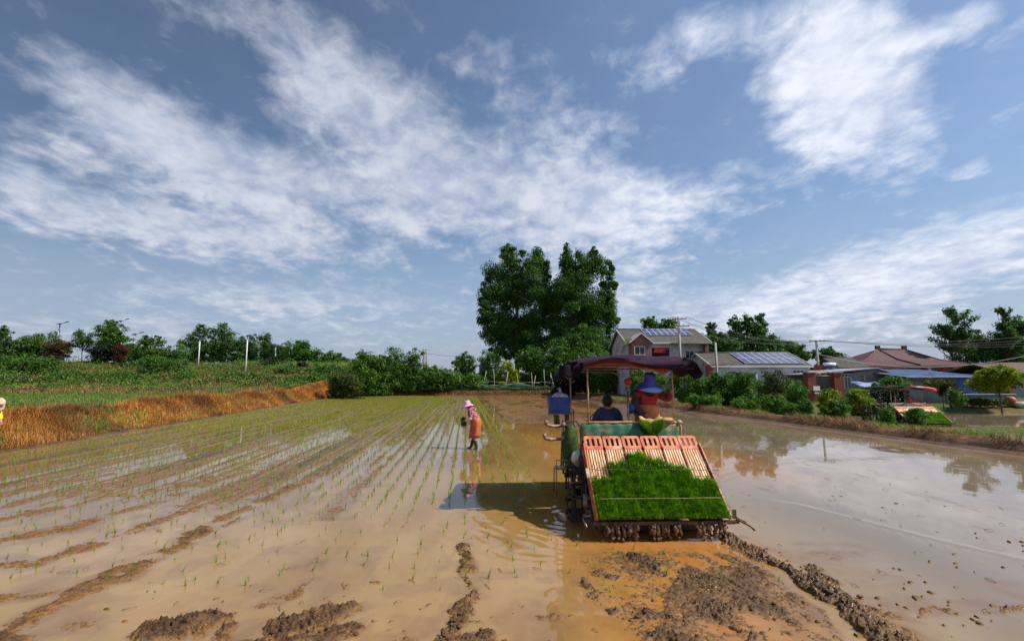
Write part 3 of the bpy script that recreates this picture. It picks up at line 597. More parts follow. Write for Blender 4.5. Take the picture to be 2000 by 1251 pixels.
def build_transplanter(root):
    for i in range(6):
        a = (-2.5 + i) * .318
        l = MB(); tbox(l, a, .58, -.008, .286, 1.18, .012)
        for k in range(7):
            l.cur = 1; tbox(l, a - .123 + k * .041, .58, .008, .026, 1.17, .020)
        lane = l.build('tray_lane', [M_rust, M_cream], root)
        h = MB()
        out = [(-.131, 1.165), (.131, 1.165), (.150, 1.235), (-.150, 1.235)]
        def slab(poly, c0=0.0, c1=.022):
            n = len(poly); vs = [TR(a + p, q, c0) for p, q in poly] + [TR(a + p, q, c1) for p, q in poly]
            h.add(vs, [tuple(range(n))[::-1], tuple(range(n, 2 * n))] + [(j, (j + 1) % n, n + (j + 1) % n, n + j) for j in range(n)])
        slab(out); slab([(-.150, 1.385), (.150, 1.385), (.142, 1.422), (.120, 1.436), (-.120, 1.436), (-.142, 1.422)])
        for x0, x1 in ((-.150, -.104), (-.064, -.022), (.022, .064), (.104, .150)): slab([(x0, 1.235), (x1, 1.235), (x1, 1.385), (x0, 1.385)])
        h.build('lane_header', M_red, lane)
    for i in range(7):
        a = (-3 + i) * .318; d = MB()
        if i in (0, 6): tbox(d, a + (-.008 if i == 0 else .008), .62, .012, .018, 1.30, .085); tbox(d, a + (-.02 if i == 0 else .02), .62, -.03, .04, 1.28, .012); d.build('side_rail', M_red, root)
        else: tbox(d, a, .56, .010, .014, 1.10, .050); tbox(d, a, .60, -.012, .034, 1.16, .008); d.build('lane_divider', M_darkred, root)  # dividers darker than the rails: shade between lanes put into the red
    b = MB(); tbox(b, 0, .55, -.05, 1.9, 1.05, .02); b.box(TR(0, .2, -.10), (1.86, .06, .05)); b.box(TR(0, .9, -.10), (1.86, .06, .05)); b.build('tray_back', M_dark, root)
    r = MB(); r.box((.03, -.02, .235), (2.10, .05, .038)); r.box((.03, .02, .215), (2.0, .10, .02))
    r.tube([(1.04, -.03, .27), (1.13, -.05, .235), (1.20, -.10, .20), (1.25, -.14, .15)], .014, 6); r.tube([(1.04, .04, .30), (1.10, 0, .26), (1.17, -.06, .235)], .018, 6)
    r.box((1.04, .01, .33), (.05, .03, .12))
    r.build('planter_beam', mat('grimy_rust', (.06, .028, .016), (.17, .085, .045), 10, .75, .4), root)
    r = MB(); r.tube([(-1.13, -.08, .20), (-1.13, .16, .24), (-1.0, .2, .27)], .016, 6); r.tube([(-1.13, .10, .30), (-.98, .10, .30)], .014, 6); r.build('side_bracket', M_metal, root)
    w = MB()                                             # hold down rods with hooked wires
    pts = [TR(-.86 + 1.92 * t / 12, .715 + .012 * math.sin(t), .10) for t in range(13)]; w.tube([TR(-.92, .80, .02), TR(-.90, .74, .09)] + pts + [TR(1.02, .70, .10)], .0045, 5)
    for k in range(18):
        a = -.86 + k * .108; w.tube([TR(a, .715, .10), TR(a + .05 - .02 * (k % 3), .86, .10), TR(a + .02, .92 + .02 * (k % 2), .045)], .003, 4)
    w.build('hold_down_rod', M_metal, root)
    w = MB(); w.tube([TR(-.93, .22, .02), TR(-.90, .215, .125)] + [TR(-.86 + 1.74 * t / 8, .215, .125 + .004 * math.sin(t * 2)) for t in range(9)] + [TR(.94, .215, .02)], .004, 6); w.build('hold_down_rod', M_tan, root)
    f = MB(); f.box(TR(-.985, .70, .05), (.05, .17, .012), TB); f.build('rail_plate', M_white, root)
    for cx in (-.63, .02, .67):
        p = MB(); p.box((cx, .30, .24), (.34, .34, .12)); p.tube([(cx - .24, .12, .23), (cx + .24, .12, .23)], .03, 8); u = p.build('planting_unit', M_dark, root)
        for k in range(6):
            x = cx - .20 + k * .08; q = MB(); rr = random.uniform(.020, .030); z0 = random.uniform(-.01, .03); yy = random.uniform(-.02, .03)
            q.tube([(x, .10, .235), (x + random.uniform(-.02, .02), .0 + yy, .215), (x + random.uniform(-.02, .02), -.07 + yy, .14), (x + random.uniform(-.02, .02), -.05 + yy, .06 + z0)], [.018, rr, rr * 1.15, rr * .7], 7)
            for _ in range(9): q.ball((x + random.uniform(-.03, .03), -.04 + random.uniform(-.06, .06), random.uniform(.03, .23)), random.uniform(.012, .030), 6, (1, 1, 1.1), .35)
            q.build('planting_claw', M_mudc, u)
    fl = MB(); fl.prism([(.35, .02), (2.1, .02), (2.35, .14), (2.3, .16), (.35, .10)], -.85, .85, 0); fl.build('float_board', M_mudc, root)
    fr = MB(); fr.box((0, 1.5, .42), (.12, 2.8, .10)); fr.box((-.5, 1.3, .36), (.06, 2.0, .06)); fr.box((.5, 1.3, .36), (.06, 2.0, .06)); fr.box((0, .8, .36), (1.9, .08, .14)); fr.box((0, 1.3, .55), (1.5, .10, .30))
    fr.box((-.93, 1.15, .62), (.10, .55, .55)); fr.box((.80, 1.2, .55), (.08, .5, .3)); fr.box((-.4, .95, .55), (.5, .4, .4)); fr.box((.4, .95, .55), (.5, .35, .36)); fr.tube([(-.95, .25, .2), (-.93, .6, .65), (-.9, 1.0, 1.1)], .02, 6)
    fr.tube([(-.98, .2, .25), (-1.0, .55, .5), (-.98, .8, .95), (-.95, 1.1, 1.25)], .016, 6)
    fr.build('chassis', M_dark, root)
    g = MB(); g.box((-1.02, .55, .40), (.07, .10, .16)); g.tube([(-1.02, .45, .3), (-1.02, .45, .52)], .05, 10); g.build('oil_can_holder', M_metal, root)
    # cleated side wheel
    wh = MB(); C0 = Vector((-1.12, 1.02, .42))
    for dx in (-.07, .07): wh.tube([C0 + Vector((dx, .36 * math.cos(t), .36 * math.sin(t))) for t in np.linspace(0, 2 * math.pi, 25)], .016, 6, cap=False)
    for k in range(12):
        t = 2 * math.pi * k / 12; e = Vector((0, math.cos(t), math.sin(t))); wh.box(C0 + e * .40, (.20, .02, .11), Matrix.Rotation(t + math.pi / 2, 3, 'X'))
        if k % 2 == 0: wh.tube([C0, C0 + e * .36], .016, 5)
    wh.tube([C0 + Vector((-.12, 0, 0)), C0 + Vector((.14, 0, 0))], .06, 10); wh.build('cage_wheel', M_dark, root)
    pf = MB(); pf.box((0, 2.15, .62), (1.62, 1.9, .05)); pf.build('platform', M_wood, root)
    s = MB(); s.box((-.30, 1.98, 1.02), (.40, .36, .07)); s.box((-.30, 2.05, .82), (.10, .10, .34)); s.build('driver_seat', M_blackcl, root, bevel=.02)
    s = MB(); s.box((.40, 1.78, .96), (.62, .36, .62)); s.build('helper_box', M_wood, root, bevel=.01)
    e = MB(); e.box((-.25, 3.25, .90), (.55, .75, .55)); e.box((-.25, 3.1, 1.22), (.40, .4, .10)); e.tube([(-.05, 3.2, 1.2), (-.05, 3.2, 1.55)], .03, 8); e.tube([(-.3, 2.95, 1.0), (-.3, 2.62, 1.42)], .02, 6)
    e.build('engine', M_dark, root, bevel=.02)
    sw = MB(); sw.tube([Vector((-.3, 2.6, 1.43)) + Matrix.Rotation(R(35), 3, 'X') @ Vector((.19 * math.cos(t), .19 * math.sin(t), 0)) for t in np.linspace(0, 2 * math.pi, 21)], .012, 6, cap=False); sw.build('steering_wheel', M_dark, root)
    fw = MB(); C1 = Vector((-.2, 3.35, .40))
    for dx in (-.08, .08): fw.tube([C1 + Vector((dx, .38 * math.cos(t), .38 * math.sin(t))) for t in np.linspace(0, 2 * math.pi, 23)], .02, 6, cap=False)
    for k in range(14):
        t = 2 * math.pi * k / 14; ee = Vector((0, math.cos(t), math.sin(t))); fw.box(C1 + ee * .40, (.24, .02, .10), Matrix.Rotation(t + math.pi / 2, 3, 'X')); fw.tube([C1, C1 + ee * .36], .01, 4)
    fw.build('cage_wheel', M_dark, root)
    # green splash panel with its pipe
    def pan(u, v):
        x = -.92 + 1.74 * u; e_ = 1 - abs(2 * u - 1) ** 10; return (x, 1.36 - .05 * math.sin(math.pi * v) * e_ + .012 * math.sin(x * 9) * (1 - v) + .004 * math.sin(x * 31), 1.04 + .43 * v - .03 * (1 - e_))
    pn = MB(); pn.sheet(pan, 60, 12)
    pn.build('splash_panel', M_pgreen, root, solid=.012, recalc=False)
    t = MB(); t.tube([(-.90, 1.40, 1.20), (-.93, 1.385, 1.42), (-.87, 1.37, 1.485), (-.4, 1.365, 1.482), (.2, 1.365, 1.49), (.74, 1.365, 1.487), (.83, 1.38, 1.46), (.87, 1.42, 1.40), (.86, 1.44, 1.15)], .022, 8)
    t.ball((.83, 1.37, 1.485), .042, 10, (1.4, 1, .9)); t.build('panel_pipe', M_tan, root)
    t = MB(); t.tube([(.84, 1.38, 1.10), (.90, 1.30, .98)], .018, 6); t.build('panel_stay', M_tan, root)
    for x, y, z0, z1 in ((-.79, 1.36, 1.46, 2.43), (.73, 1.36, 1.46, 2.43), (-.80, 3.15, .62, 2.43), (.70, 3.15, .62, 2.43)):
        q = MB(); q.tube([(x, y, z0), (x + .008, y, (z0 + z1) / 2), (x, y, z1)], .015, 8); q.build('canopy_pole', M_tan, root)
    q = MB(); q.tube([(-1.0, 1.36, 2.43), (1.0, 1.36, 2.43)], .016, 6); q.tube([(-1.0, 3.15, 2.43), (.95, 3.15, 2.43)], .016, 6); q.tube([(-.79, 1.36, 2.44), (-.8, 3.15, 2.44)], .014, 6); q.tube([(.73, 1.36, 2.44), (.7, 3.15, 2.44)], .014, 6)
    q.tube([(-1.1, 2.3, 2.37), (-.1, 2.3, 2.36), (.05, 2.3, 2.30)], .02, 6); q.build('canopy_frame', M_metal, root)
    q = MB(); q.tube([(-.03, 1.50, .65), (-.03, 1.50, 2.02)], .017, 8); q.box((-.03, 1.50, 1.60), (.05, .05, .05)); q.tube([(-.03, 1.5, 2.0), (-.03, 1.5, 2.08)], .045, 10); h = q.build('gear_post', M_metal, root)
    q = MB(); q.ball((-.025, 1.5, 2.17), .075, 12, (1, 1, .8)); q.build('red_knob', mat('red_plastic', (.45, .02, .015), None, 3, .35), h)
    # left side equipment
    q = MB()
    for k in range(6): a = random.uniform(-.1, .1); q.tube([(-.95 - .03 * k, 1.2, 1.25 - .1 * k), (-1.02 - .02 * k, .95 + a, 1.0 - .08 * k), (-.97, .75 + a, .75 - .05 * k), (-1.0, .6, .42)], .011, 5)
    q.box((-.98, 1.0, .78), (.12, .24, .18)); q.tube([(-1.0, .8, .95), (-1.0, 1.2, .95)], .05, 8); q.build('hose_bundle', M_dark, root)
    q = MB(); q.ball((-1.10, 1.42, 1.07), .5, 16, (.28, .30, .80), .05); q.build('side_cover', M_moss, root)
    q = MB(); q.tube([(-1.27, 1.40, .70), (-1.26, 1.38, 1.05), (-1.24, 1.40, 1.38), (-1.16, 1.42, 1.50), (-.98, 1.42, 1.50), (-.92, 1.42, 1.40)], .014, 6)
    q.tube([(-1.20, 1.6, .60), (-1.20, 1.6, 1.5)], .02, 6); q.build('side_frame', M_metal, root)
    q = MB(); q.lathe([(0, .03), (.10, .028), (.128, .015), (.140, -.012), (.13, -.05), (0, -.05)], (0, 0, 0), 22, Matrix.Rotation(R(78), 3, 'X')); o = q.build('round_lamp', M_white, root); o.location = (-1.02, .98, .95)
    for z, xx in ((1.42, -1.52), (1.20, -1.55)):
        q = MB(); q.tube([(-1.0, 1.5, z - .02), (-1.25, 1.46, z), (xx + .10, 1.40, z), (xx, 1.36, z + .03), (xx - .02, 1.34, z + .09)], [.026, .026, .030, .030, .024], 8); q.ball((xx - .01, 1.35, z + .07), .04, 8); q.ball((-1.22, 1.40, z + .03), .04, 8); q.build('support_arm', mat('muddy_pipe', (.20, .11, .08), (.32, .20, .16), 12, .5), root)
    q = MB(); z = .76
    q.box((-1.27, 1.25, z), (.26, .30, .02))
    for sx, sy in ((-.12, -.14), (.12, -.14), (-.12, .14), (.12, .14)): q.tube([(-1.27 + sx, 1.25 + sy, z), (-1.27 + sx * 1.05, 1.25 + sy * 1.1, z - .42)], .010, 5)
    q.tube([(-1.39, 1.11, z), (-1.39, 1.11, z + .14), (-1.15, 1.11, z + .14), (-1.15, 1.11, z)], .010, 5); q.tube([(-1.15, 1.11, z - .15), (-1.15, 1.39, z - .15)], .008, 5); q.build('step_rack', M_metal, root)
    q = MB(); q.tube([(-1.10, 1.75, .6), (-1.10, 1.75, 1.61)], .045, 8); q.box((-1.22, 1.72, 1.612), (.44, .34, .02)); q.tube([(-1.0, 1.70, 1.3), (-.98, 1.70, 1.66), (-1.01, 1.70, 1.7)], .012, 6); q.build('crate_rack', M_rust, root)
    q = MB(); 
    for k in range(7): q.tube([(-1.36 + .012 * k, 1.55, 1.60), (-1.35 + .012 * k, 1.53, 1.50), (-1.36 + .016 * k, 1.53, 1.40 - .02 * (k % 3))], [.012, .016, .004], 5)
    q.build('hanging_strap', M_moss, root)
def lerp1(x, xs, ys): return float(np.interp(x, xs, ys))
def fold(x, y): return float(.022 * math.sin(x * 5 + y * 2) + .09 * (fbm(np.array([x * 2.3 + 5]), np.array([y * 5]), 4)[0] - .5))
def build_canopy(root, mo, mi, me_, full=True):
    zt = lambda x: lerp1(x, [-1.05, -.9, -.55, 0, .7, .95, 1.08], [2.53, 2.59, 2.625, 2.65, 2.64, 2.62, 2.58])
    def top(u, v):
        x = -1.06 + 2.14 * u; y = 1.33 + 1.95 * v; z = zt(x) - .10 * v ** 2 - .05 * abs(2 * v - 1) ** 6 + .7 * fold(x, y * .8) * (1 if v > 0 else .6)
        return (x, y, max(z, 2.465 if abs(x) < .95 else 2.36))
    m = MB(); m.sheet(top, 70, 30); c = m.build('canopy', mo, root, solid=.006, recalc=False)
    kx = [-1.06, -.93, -.72, -.36, .03, .35, .80, 1.08]; kz = [2.36, 2.42, 2.49, 2.585, 2.50, 2.41, 2.38, 2.38]
    def val(u, v):
        x = -1.06 + 2.14 * u; z0 = zt(x) - .05 + .42 * fold(x, 1.33 * .8); z1 = lerp1(x, kx, kz); z1 = min(z1, z0 - .01)
        d = v * (1 + .0); f = .035 * math.sin((x + .55 * v) * 7) * v + .05 * (float(fbm(np.array([x * 1.6 + 3 * v]), np.array([v * 2.2 + x * 1.2]), 3)[0]) - .5)
        yy = 1.33 - .05 * math.sin(math.pi * min(1, v * .9)) - .05 * v + f * (.25 + v); return (x, yy, z0 + (z1 - z0) * v)
    m = MB(); m.sheet(val, 90, 16); m.build('canopy_valance', mo, c, solid=.006, recalc=False)
    if not full: return
    rx = [-.88, -.8, -.36, .02, .28, .48, .58, .70, .76]; rz = [2.44, 2.43, 2.42, 2.425, 2.41, 2.33, 2.285, 2.36, 2.45]
    def red(u, v):
        x = -.88 + 1.64 * u; z0 = 2.50; z1 = min(lerp1(x, rx, rz), z0); return (x, 1.385 - .03 * math.sin(x * 6) * v - .035 * v, z0 + (z1 - z0) * v)
    m = MB(); m.sheet(red, 70, 10); m.build('inner_cloth', mi, c, solid=.005, recalc=False)
    def under(u, v): return (-.88 + 1.72 * u, 1.40 + 1.7 * v, 2.452 + .012 * math.sin(9 * u) * math.sin(6 * v) - .0 * v)
    def lf(u, v):   # black flap at the left end
        x = -.96 - .34 * u + .04 * math.sin(9 * v); y = 1.25 + 1.1 * v; return (x, y, 2.50 - .05 * u - .20 * u * u + .05 * math.sin(v * 8 + u * 3) - .03 * v)
    m = MB(); m.sheet(lf, 12, 16)
    def lf2(u, v): return (-1.30 + .42 * u, 1.26 - .05 * math.sin(7 * u), 2.44 + .06 * u - v * lerp1(u, [0, .35, .8, 1], [.12, .22, .24, .10]))
    m.sheet(lf2, 14, 6)
    m.build('end_flap', me_, c, solid=.006, recalc=False)
    m = MB(); m.sheet(lambda u, v: (-1.30 + .26 * u, 1.30 + .3 * v, 2.36 - .10 * u - .03 * v + .03 * math.sin(6 * u)), 8, 4); m.build('end_flap', M_bluecl, c, solid=.006, recalc=False)
    def rf(u, v): return (.90 + .34 * u - .05 * v * (1 - u), 1.19 + .25 * v * u + .04 * math.sin(8 * u + 5 * v), 2.60 - lerp1(u, [0, .4, .8, 1], [0, .05, .20, .28]) - v * lerp1(u, [0, .3, .7, 1], [.16, .22, .22, .10]))
    m = MB(); m.sheet(rf, 16, 8); m.sheet(lambda u, v: (1.02 + .22 * u, 1.25 + 1.4 * v, 2.52 - .22 * u ** 1.5 + .04 * math.sin(7 * v)), 8, 14); m.build('end_flap', me_, c, solid=.006, recalc=False)
trans = empty('rice_transplanter', MO, MYAW, label='large rice transplanter with red-topped seedling trays and purple canopy', cat='rice transplanter', group='rice transplanters')
build_transplanter(trans); trans.scale = (.975, 1, 1)
trans2 = copy_tree(trans)
build_canopy(trans, M_purple, M_redcl, M_blackcl)
trans2.location = (22.5, 26.0, -.36); trans2.scale = (1.22, 1.0, .85); trans2.rotation_euler = (0, 0, R(3))
tag(trans2, 'distant rice transplanter with black and red canopy behind the dike bushes', 'rice transplanter')
build_canopy(trans2, M_blackcl, M_redcl, M_blackcl, False)
q = MB(); q.sheet(lambda u, v: (.05 + 1.2 * u, 1.18 + 1.6 * v, 2.62 - .16 * u ** 3 + .02 * math.sin(7 * u) - .10 * (1 - v) ** 3), 14, 10); q.sheet(lambda u, v: (.02 + 1.26 * u, 1.14 - .03 * math.sin(9 * u), 2.60 - .16 * u ** 3 - (.06 + .16 * u) * v), 14, 3); q.build('canopy', mat('bright_red_tarpaulin', (.75, .03, .03), None, 3, .5), trans2, solid=.006, recalc=False)
q = MB(); q.sheet(lambda u, v: (.22 + .42 * u, 1.10, 2.51 + .09 * v), 4, 2); q.build('white_patch', M_white, trans2, solid=.004, recalc=False)
# seedling mats lying in the tray lanes
M_sgreen = leafmat('seedling_leaf', (.035, .14, .005), (.34, .60, .03), trans=.35, scale=8.0)
M_soil = mat('root_soil', (.07, .04, .02), (.13, .08, .04), 20, .9, .6)
def seed_mat(lane, top, label, wmul=1.0, slope_end=0.0, n=6000, M=None, parentless=True):
    a0 = (-2.5 + lane) * .318; root = empty('seedling_mat', (0, 0, 0), label=label, cat='seedling mat', group='seedling mats in the transplanter tray')
    X_, Y_ = rng.uniform(-.142, .142, n), rng.random(n)
    tops = top + slope_end * X_ / .147 + .03 * np.sin(X_ * 40); B = -.055 + (tops + .055) * Y_
    P = np.stack([a0 + X_, cs * B - sn * .035, .30 + sn * B + cs * .035], 1); Mx = (Matrix.Translation(M.location) @ M.rotation_euler.to_matrix().to_4x4() @ Matrix.Diagonal((*M.scale, 1))) if M else None
    up = np.array([0, -.45, .89]); V, F = blades(P, rng.uniform(.04, .075, n) + .06 * fbm(P[:, 0] * 16, B * 16, 3), rng.uniform(.007, .013, n), rng.uniform(.2, 1.5, n), 2, up=up)
    o1 = fast_mesh('leaves', V, F, M_sgreen, root)
    s = MB(); tt = min(top - abs(slope_end), top); tbox(s, a0, (tt - .03) / 2, .026, .284, tt + .03, .022); s.build('soil_layer', M_soil, root)
    root.location = M.location; root.rotation_euler = M.rotation_euler; root.scale = M.scale; return root
for lane, top, se, lb in ((0, .60, 0, 'short green seedling mat in the leftmost tray lane'), (1, .87, .02, 'green seedling mat in the second tray lane from the left'), (2, 1.05, .02, 'tallest green seedling mat, in the third tray lane'),
                          (3, .93, -.03, 'green seedling mat in the fourth tray lane from the left'), (4, .80, -.03, 'green seedling mat in the fifth tray lane from the left'), (5, .57, 0, 'shortest green seedling mat, in the rightmost tray lane')):
    seed_mat(lane, top, lb, 1, se, int(5000 * top), trans)
for lane, top, lb in ((0, .95, 'bright seedling mat in the left lane of the distant transplanter'), (1, 1.0, 'distant transplanter mat in its second lane from the left'), (2, 1.22, 'distant transplanter mat reaching highest, left of centre'),
                      (3, 1.25, 'distant transplanter mat reaching highest, right of centre'), (4, .95, 'distant transplanter mat in its fifth lane'), (5, .90, 'bright seedling mat in the right lane of the distant transplanter')):
    seed_mat(lane, top, lb, 1, 0, 2500, trans2)['group'] = 'seedling mats on the distant transplanter'
def MW(p): return Matrix.Translation(MO) @ Matrix.Rotation(MYAW, 4, 'Z') @ Vector(p)
# blue crate with a plastic bag
M_blue = mat('blue_plastic', (.012, .05, .22), (.02, .075, .28), 8, .4, .1)
def crate(label, loc, rz, s=1.0):
    r_ = empty('plastic_crate', loc, rz, label=label, cat='crate'); b = MB(); W, D, Hh = .21, .15, .29
    def wall(x0, y0, x1, y1):
        n_ = 2
        b.add([(x0 * .9, y0 * .9, 0), (x1 * .9, y1 * .9, 0), (x1, y1, Hh), (x0, y0, Hh)], [(0, 1, 2, 3)])
    for p in ((-W, -D, W, -D), (W, -D, W, D), (W, D, -W, D), (-W, D, -W, -D)): wall(*p)
    b.add([(-W * .9, -D * .9, 0), (W * .9, -D * .9, 0), (W * .9, D * .9, 0), (-W * .9, D * .9, 0)], [(0, 1, 2, 3)]); b.build('crate_shell', M_blue, r_, solid=.010, recalc=False)
    m = MB(); m.tube([(-W, -D, Hh), (W, -D, Hh), (W, D, Hh), (-W, D, Hh), (-W, -D, Hh)], .013, 6); m.tube([(-W * .96, -D * .98, Hh * .7), (W * .96, -D * .98, Hh * .7)], .007, 4)
    for k in range(7): m.tube([(-W * .85 + k * W * .28, -D * .93, .02), (-W * .87 + k * W * .29, -D * .985, Hh)], .005, 4)
    m.build('crate_rim', M_blue, r_); r_.scale = (s, s, s); return r_
crate('dark blue plastic crate on the left side rack of the transplanter', MW((-1.22, 1.72, 1.625)), MYAW, .92)
m = MB(); m.ball((0, 0, 0), .13, 16, (1.1, .9, .62), .10); m.tube([(0, 0, .05), (.01, 0, .12), (-.02, .01, .16)], [.03, .02, .035], 8); m.build('plastic_bag', mat('bag_plastic', (.30, .30, .40), (.55, .52, .55), 9, .25, .5), loc=MW((-1.20, 1.72, 1.90)), label='pale crumpled plastic bag lying in the blue crate', cat='plastic bag')
m = MB(); m.lathe([(0, 0), (.05, 0), (.065, .16), (.058, .16), (.046, .01), (0, .01)], n=16); m.build('plastic_cup', M_blue, loc=MW((.03, 1.56, 1.62)), label='small blue plastic cup hung on the post beside the helper', cat='cup')
# ------------------------------------------------------------------ people
M_skin = mat('skin', (.40, .19, .11), (.48, .25, .15), 12, .5)
M_skind = mat('tanned_skin', (.20, .085, .045), (.26, .12, .07), 12, .5)
M_hair = mat('black_hair', (.010, .008, .008), (.022, .018, .016), 60, .55, .6, bscale=200)
M_eye = mat('dark_eye', (.01, .008, .006), None, 3, .2)
def skin(name, V, E, Rd, m, parent, roots=(0,), sub=2, M=None):
    me = bpy.data.meshes.new(name); me.from_pydata([tuple(p) for p in V], E, []); o = bpy.data.objects.new(name, me); COL.objects.link(o)
    o.modifiers.new('s', 'SKIN').use_smooth_shade = True
    for i, r in enumerate(Rd):
        me.skin_vertices[0].data[i].radius = (r, r) if not isinstance(r, tuple) else r
    for i in roots: me.skin_vertices[0].data[i].use_root = True
    ss = o.modifiers.new('u', 'SUBSURF'); ss.levels = sub; ss.render_levels = sub
    bpy.context.view_layer.update(); dg = bpy.context.evaluated_depsgraph_get(); nm = bpy.data.meshes.new_from_object(o.evaluated_get(dg))
    bpy.data.objects.remove(o); nm.name = name; nm.materials.clear(); nm.materials.append(m)
    nm.polygons.foreach_set('use_smooth', [True] * len(nm.polygons)); o = bpy.data.objects.new(name, nm); COL.objects.link(o); o.parent = parent; return o
BASE = dict(pel=(0, 0, .90), spi=(0, 0, 1.08), che=(0, 0, 1.26), nec=(0, -.01, 1.42), hd0=(0, .01, 1.49), hd1=(0, .015, 1.56), hd2=(0, .0, 1.635),
            sL=(-.17, 0, 1.36), eL=(-.22, -.02, 1.10), wL=(-.22, .06, .87), sR=(.17, 0, 1.36), eR=(.22, -.02, 1.10), wR=(.22, .06, .87),
            hipL=(-.09, 0, .86), kL=(-.10, .02, .48), aL=(-.10, -.02, .09), tL=(-.11, .12, .03), hipR=(.09, 0, .86), kR=(.10, .02, .48), aR=(.10, -.02, .09), tR=(.11, .12, .03))
def person(label, loc, rz, J, skinm=None, fwd=(0, 1, 0), group=None, fist=0.6, scale=1.0):
    skinm = skinm or M_skin; j = {k: Vector(v) for k, v in {**BASE, **J}.items()}
    root = empty('person', loc, rz, label=label, cat='person'); root.scale = (scale,) * 3
    f = Vector(fwd).normalized(); hu = (j['hd2'] - j['hd0']).normalized(); f = (f - hu * f.dot(hu)).normalized(); side = f.cross(hu)
    names = ['pel', 'spi', 'che', 'nec', 'hd0', 'hd1', 'hd2', 'sL', 'eL', 'wL', 'sR', 'eR', 'wR', 'hipL', 'kL', 'aL', 'tL', 'hipR', 'kR', 'aR', 'tR']
    ix = {n: i for i, n in enumerate(names)}; V = [j[n] for n in names]
    E = [(ix[a], ix[b]) for a, b in (('pel', 'spi'), ('spi', 'che'), ('che', 'nec'), ('nec', 'hd0'), ('hd0', 'hd1'), ('hd1', 'hd2'), ('che', 'sL'), ('sL', 'eL'), ('eL', 'wL'), ('che', 'sR'), ('sR', 'eR'), ('eR', 'wR'),
                                     ('pel', 'hipL'), ('hipL', 'kL'), ('kL', 'aL'), ('aL', 'tL'), ('pel', 'hipR'), ('hipR', 'kR'), ('kR', 'aR'), ('aR', 'tR'))]
    Rd = [.125, .115, .125, .058, .080, .088, .070, .055, .042, .028, .055, .042, .028, .085, .056, .038, .032, .085, .056, .038, .032]
    roots = [0]
    def add(chain, rad, con=None):
        b = len(V); V.extend(chain); Rd.extend(rad); E.extend([(b + i, b + i + 1) for i in range(len(chain) - 1)])
        if con is not None: E.append((con, b))
        else: roots.append(b)
    add([j['hd1'] + f * .095 - hu * .015], [.014], ix['hd1'])                                  # nose
    for s_ in 'LR':
        w, e = j['w' + s_], j['e' + s_]; d = (w - e).normalized(); up = j.get('palm' + s_, Vector((0, 0, -1))); pn = (up - d * up.dot(d)); pn = pn.normalized() if pn.length > 1e-3 else d.orthogonal().normalized(); sd_ = d.cross(pn)
        if s_ == 'L': sd_ = -sd_
        add([w + d * .045, w + d * .085], [.032, .030], ix['w' + s_])
        p0 = w + d * .075
        for k, (o_, L) in enumerate(((-.027, .072), (-.009, .082), (.009, .076), (.026, .060))):
            b0 = p0 + sd_ * o_ * -1; c1 = b0 + d * L * .45 + pn * L * .15 * fist; c2 = c1 + (d * (1 - fist * .8) + pn * fist).normalized() * L * .33; c3 = c2 + (d * (.6 - fist) + pn * (.4 + fist)).normalized() * L * .28
            add([b0, c1, c2, c3], [.0095, .009, .0085, .007])
        b0 = w + d * .035 + sd_ * .022; add([b0, b0 + d * .03 + sd_ * .028 + pn * .01, b0 + d * .055 + sd_ * .03 + pn * .03], [.012, .010, .008])
    skin('body', V, E, Rd, skinm, root, roots, 1)
    for s_ in (-1, 1):
        c = j['hd1'] + f * .083 + hu * .012 + side * .030 * s_; m = MB(); m.ball(c, .010, 8); m.build('eye', M_eye, root)
        c = j['hd1'] + side * .088 * s_ - hu * .005; m = MB(); m.ball(c, .026, 8, (.5, .8, 1.1)); m.build('ear', skinm, root)
    m = MB(); c = j['hd1'] + f * .082 - hu * .045; m.tube([c - side * .024, c + f * .006, c + side * .024], .006, 6); m.build('mouth', mat('lips', (.30, .09, .07), None, 3, .5), root)
    return root, j, f, hu, side
def wear(root, j, name, keys, edges, rads, m, sub=1):
    ks = list(keys); ix = {k: i for i, k in enumerate(ks)}; return skin(name, [j[k] for k in ks], [(ix[a], ix[b]) for a, b in edges], rads, m, root, (0,), sub)
def shirt(root, j, m, long=True, name='shirt', k=1.0, hem=True):
    j = dict(j); j['wL2'] = j['eL'].lerp(j['wL'], .92 if long else .18); j['wR2'] = j['eR'].lerp(j['wR'], .92 if long else .18); j['nk'] = j['che'].lerp(j['nec'], .66); j['tL'] = j['sL'].lerp(j['nec'], .42); j['tR'] = j['sR'].lerp(j['nec'], .42)
    wear(root, j, name, ['pel', 'spi', 'che', 'nk', 'sL', 'eL', 'wL2', 'sR', 'eR', 'wR2', 'tL', 'tR'], [('pel', 'spi'), ('spi', 'che'), ('che', 'nk'), ('nk', 'tL'), ('tL', 'sL'), ('sL', 'eL'), ('eL', 'wL2'), ('nk', 'tR'), ('tR', 'sR'), ('sR', 'eR'), ('eR', 'wR2')],
         [.158 * k, .160 * k, .178 * k, .100 * k, .082 * k, .064 * k, .048 * k, .082 * k, .064 * k, .048 * k, .086 * k, .086 * k], m)
def trousers(root, j, m, k=1.0, low=.9):
    j = dict(j)
    for s_ in 'LR': j['a2' + s_] = j['k' + s_].lerp(j['a' + s_], low)
    wear(root, j, 'trousers', ['pel', 'hipL', 'kL', 'a2L', 'hipR', 'kR', 'a2R'], [('pel', 'hipL'), ('hipL', 'kL'), ('kL', 'a2L'), ('pel', 'hipR'), ('hipR', 'kR'), ('kR', 'a2R')], [.140 * k, .105 * k, .074 * k, .058 * k, .105 * k, .074 * k, .058 * k], m)
def boots(root, j, m, top=.45):
    for s_ in 'LR':
        a = j['k' + s_].lerp(j['a' + s_], 1 - top); skin('boot', [a, j['a' + s_], j['t' + s_]], [(0, 1), (1, 2)], [.062, .052, .046], m, root, (0,), 1)
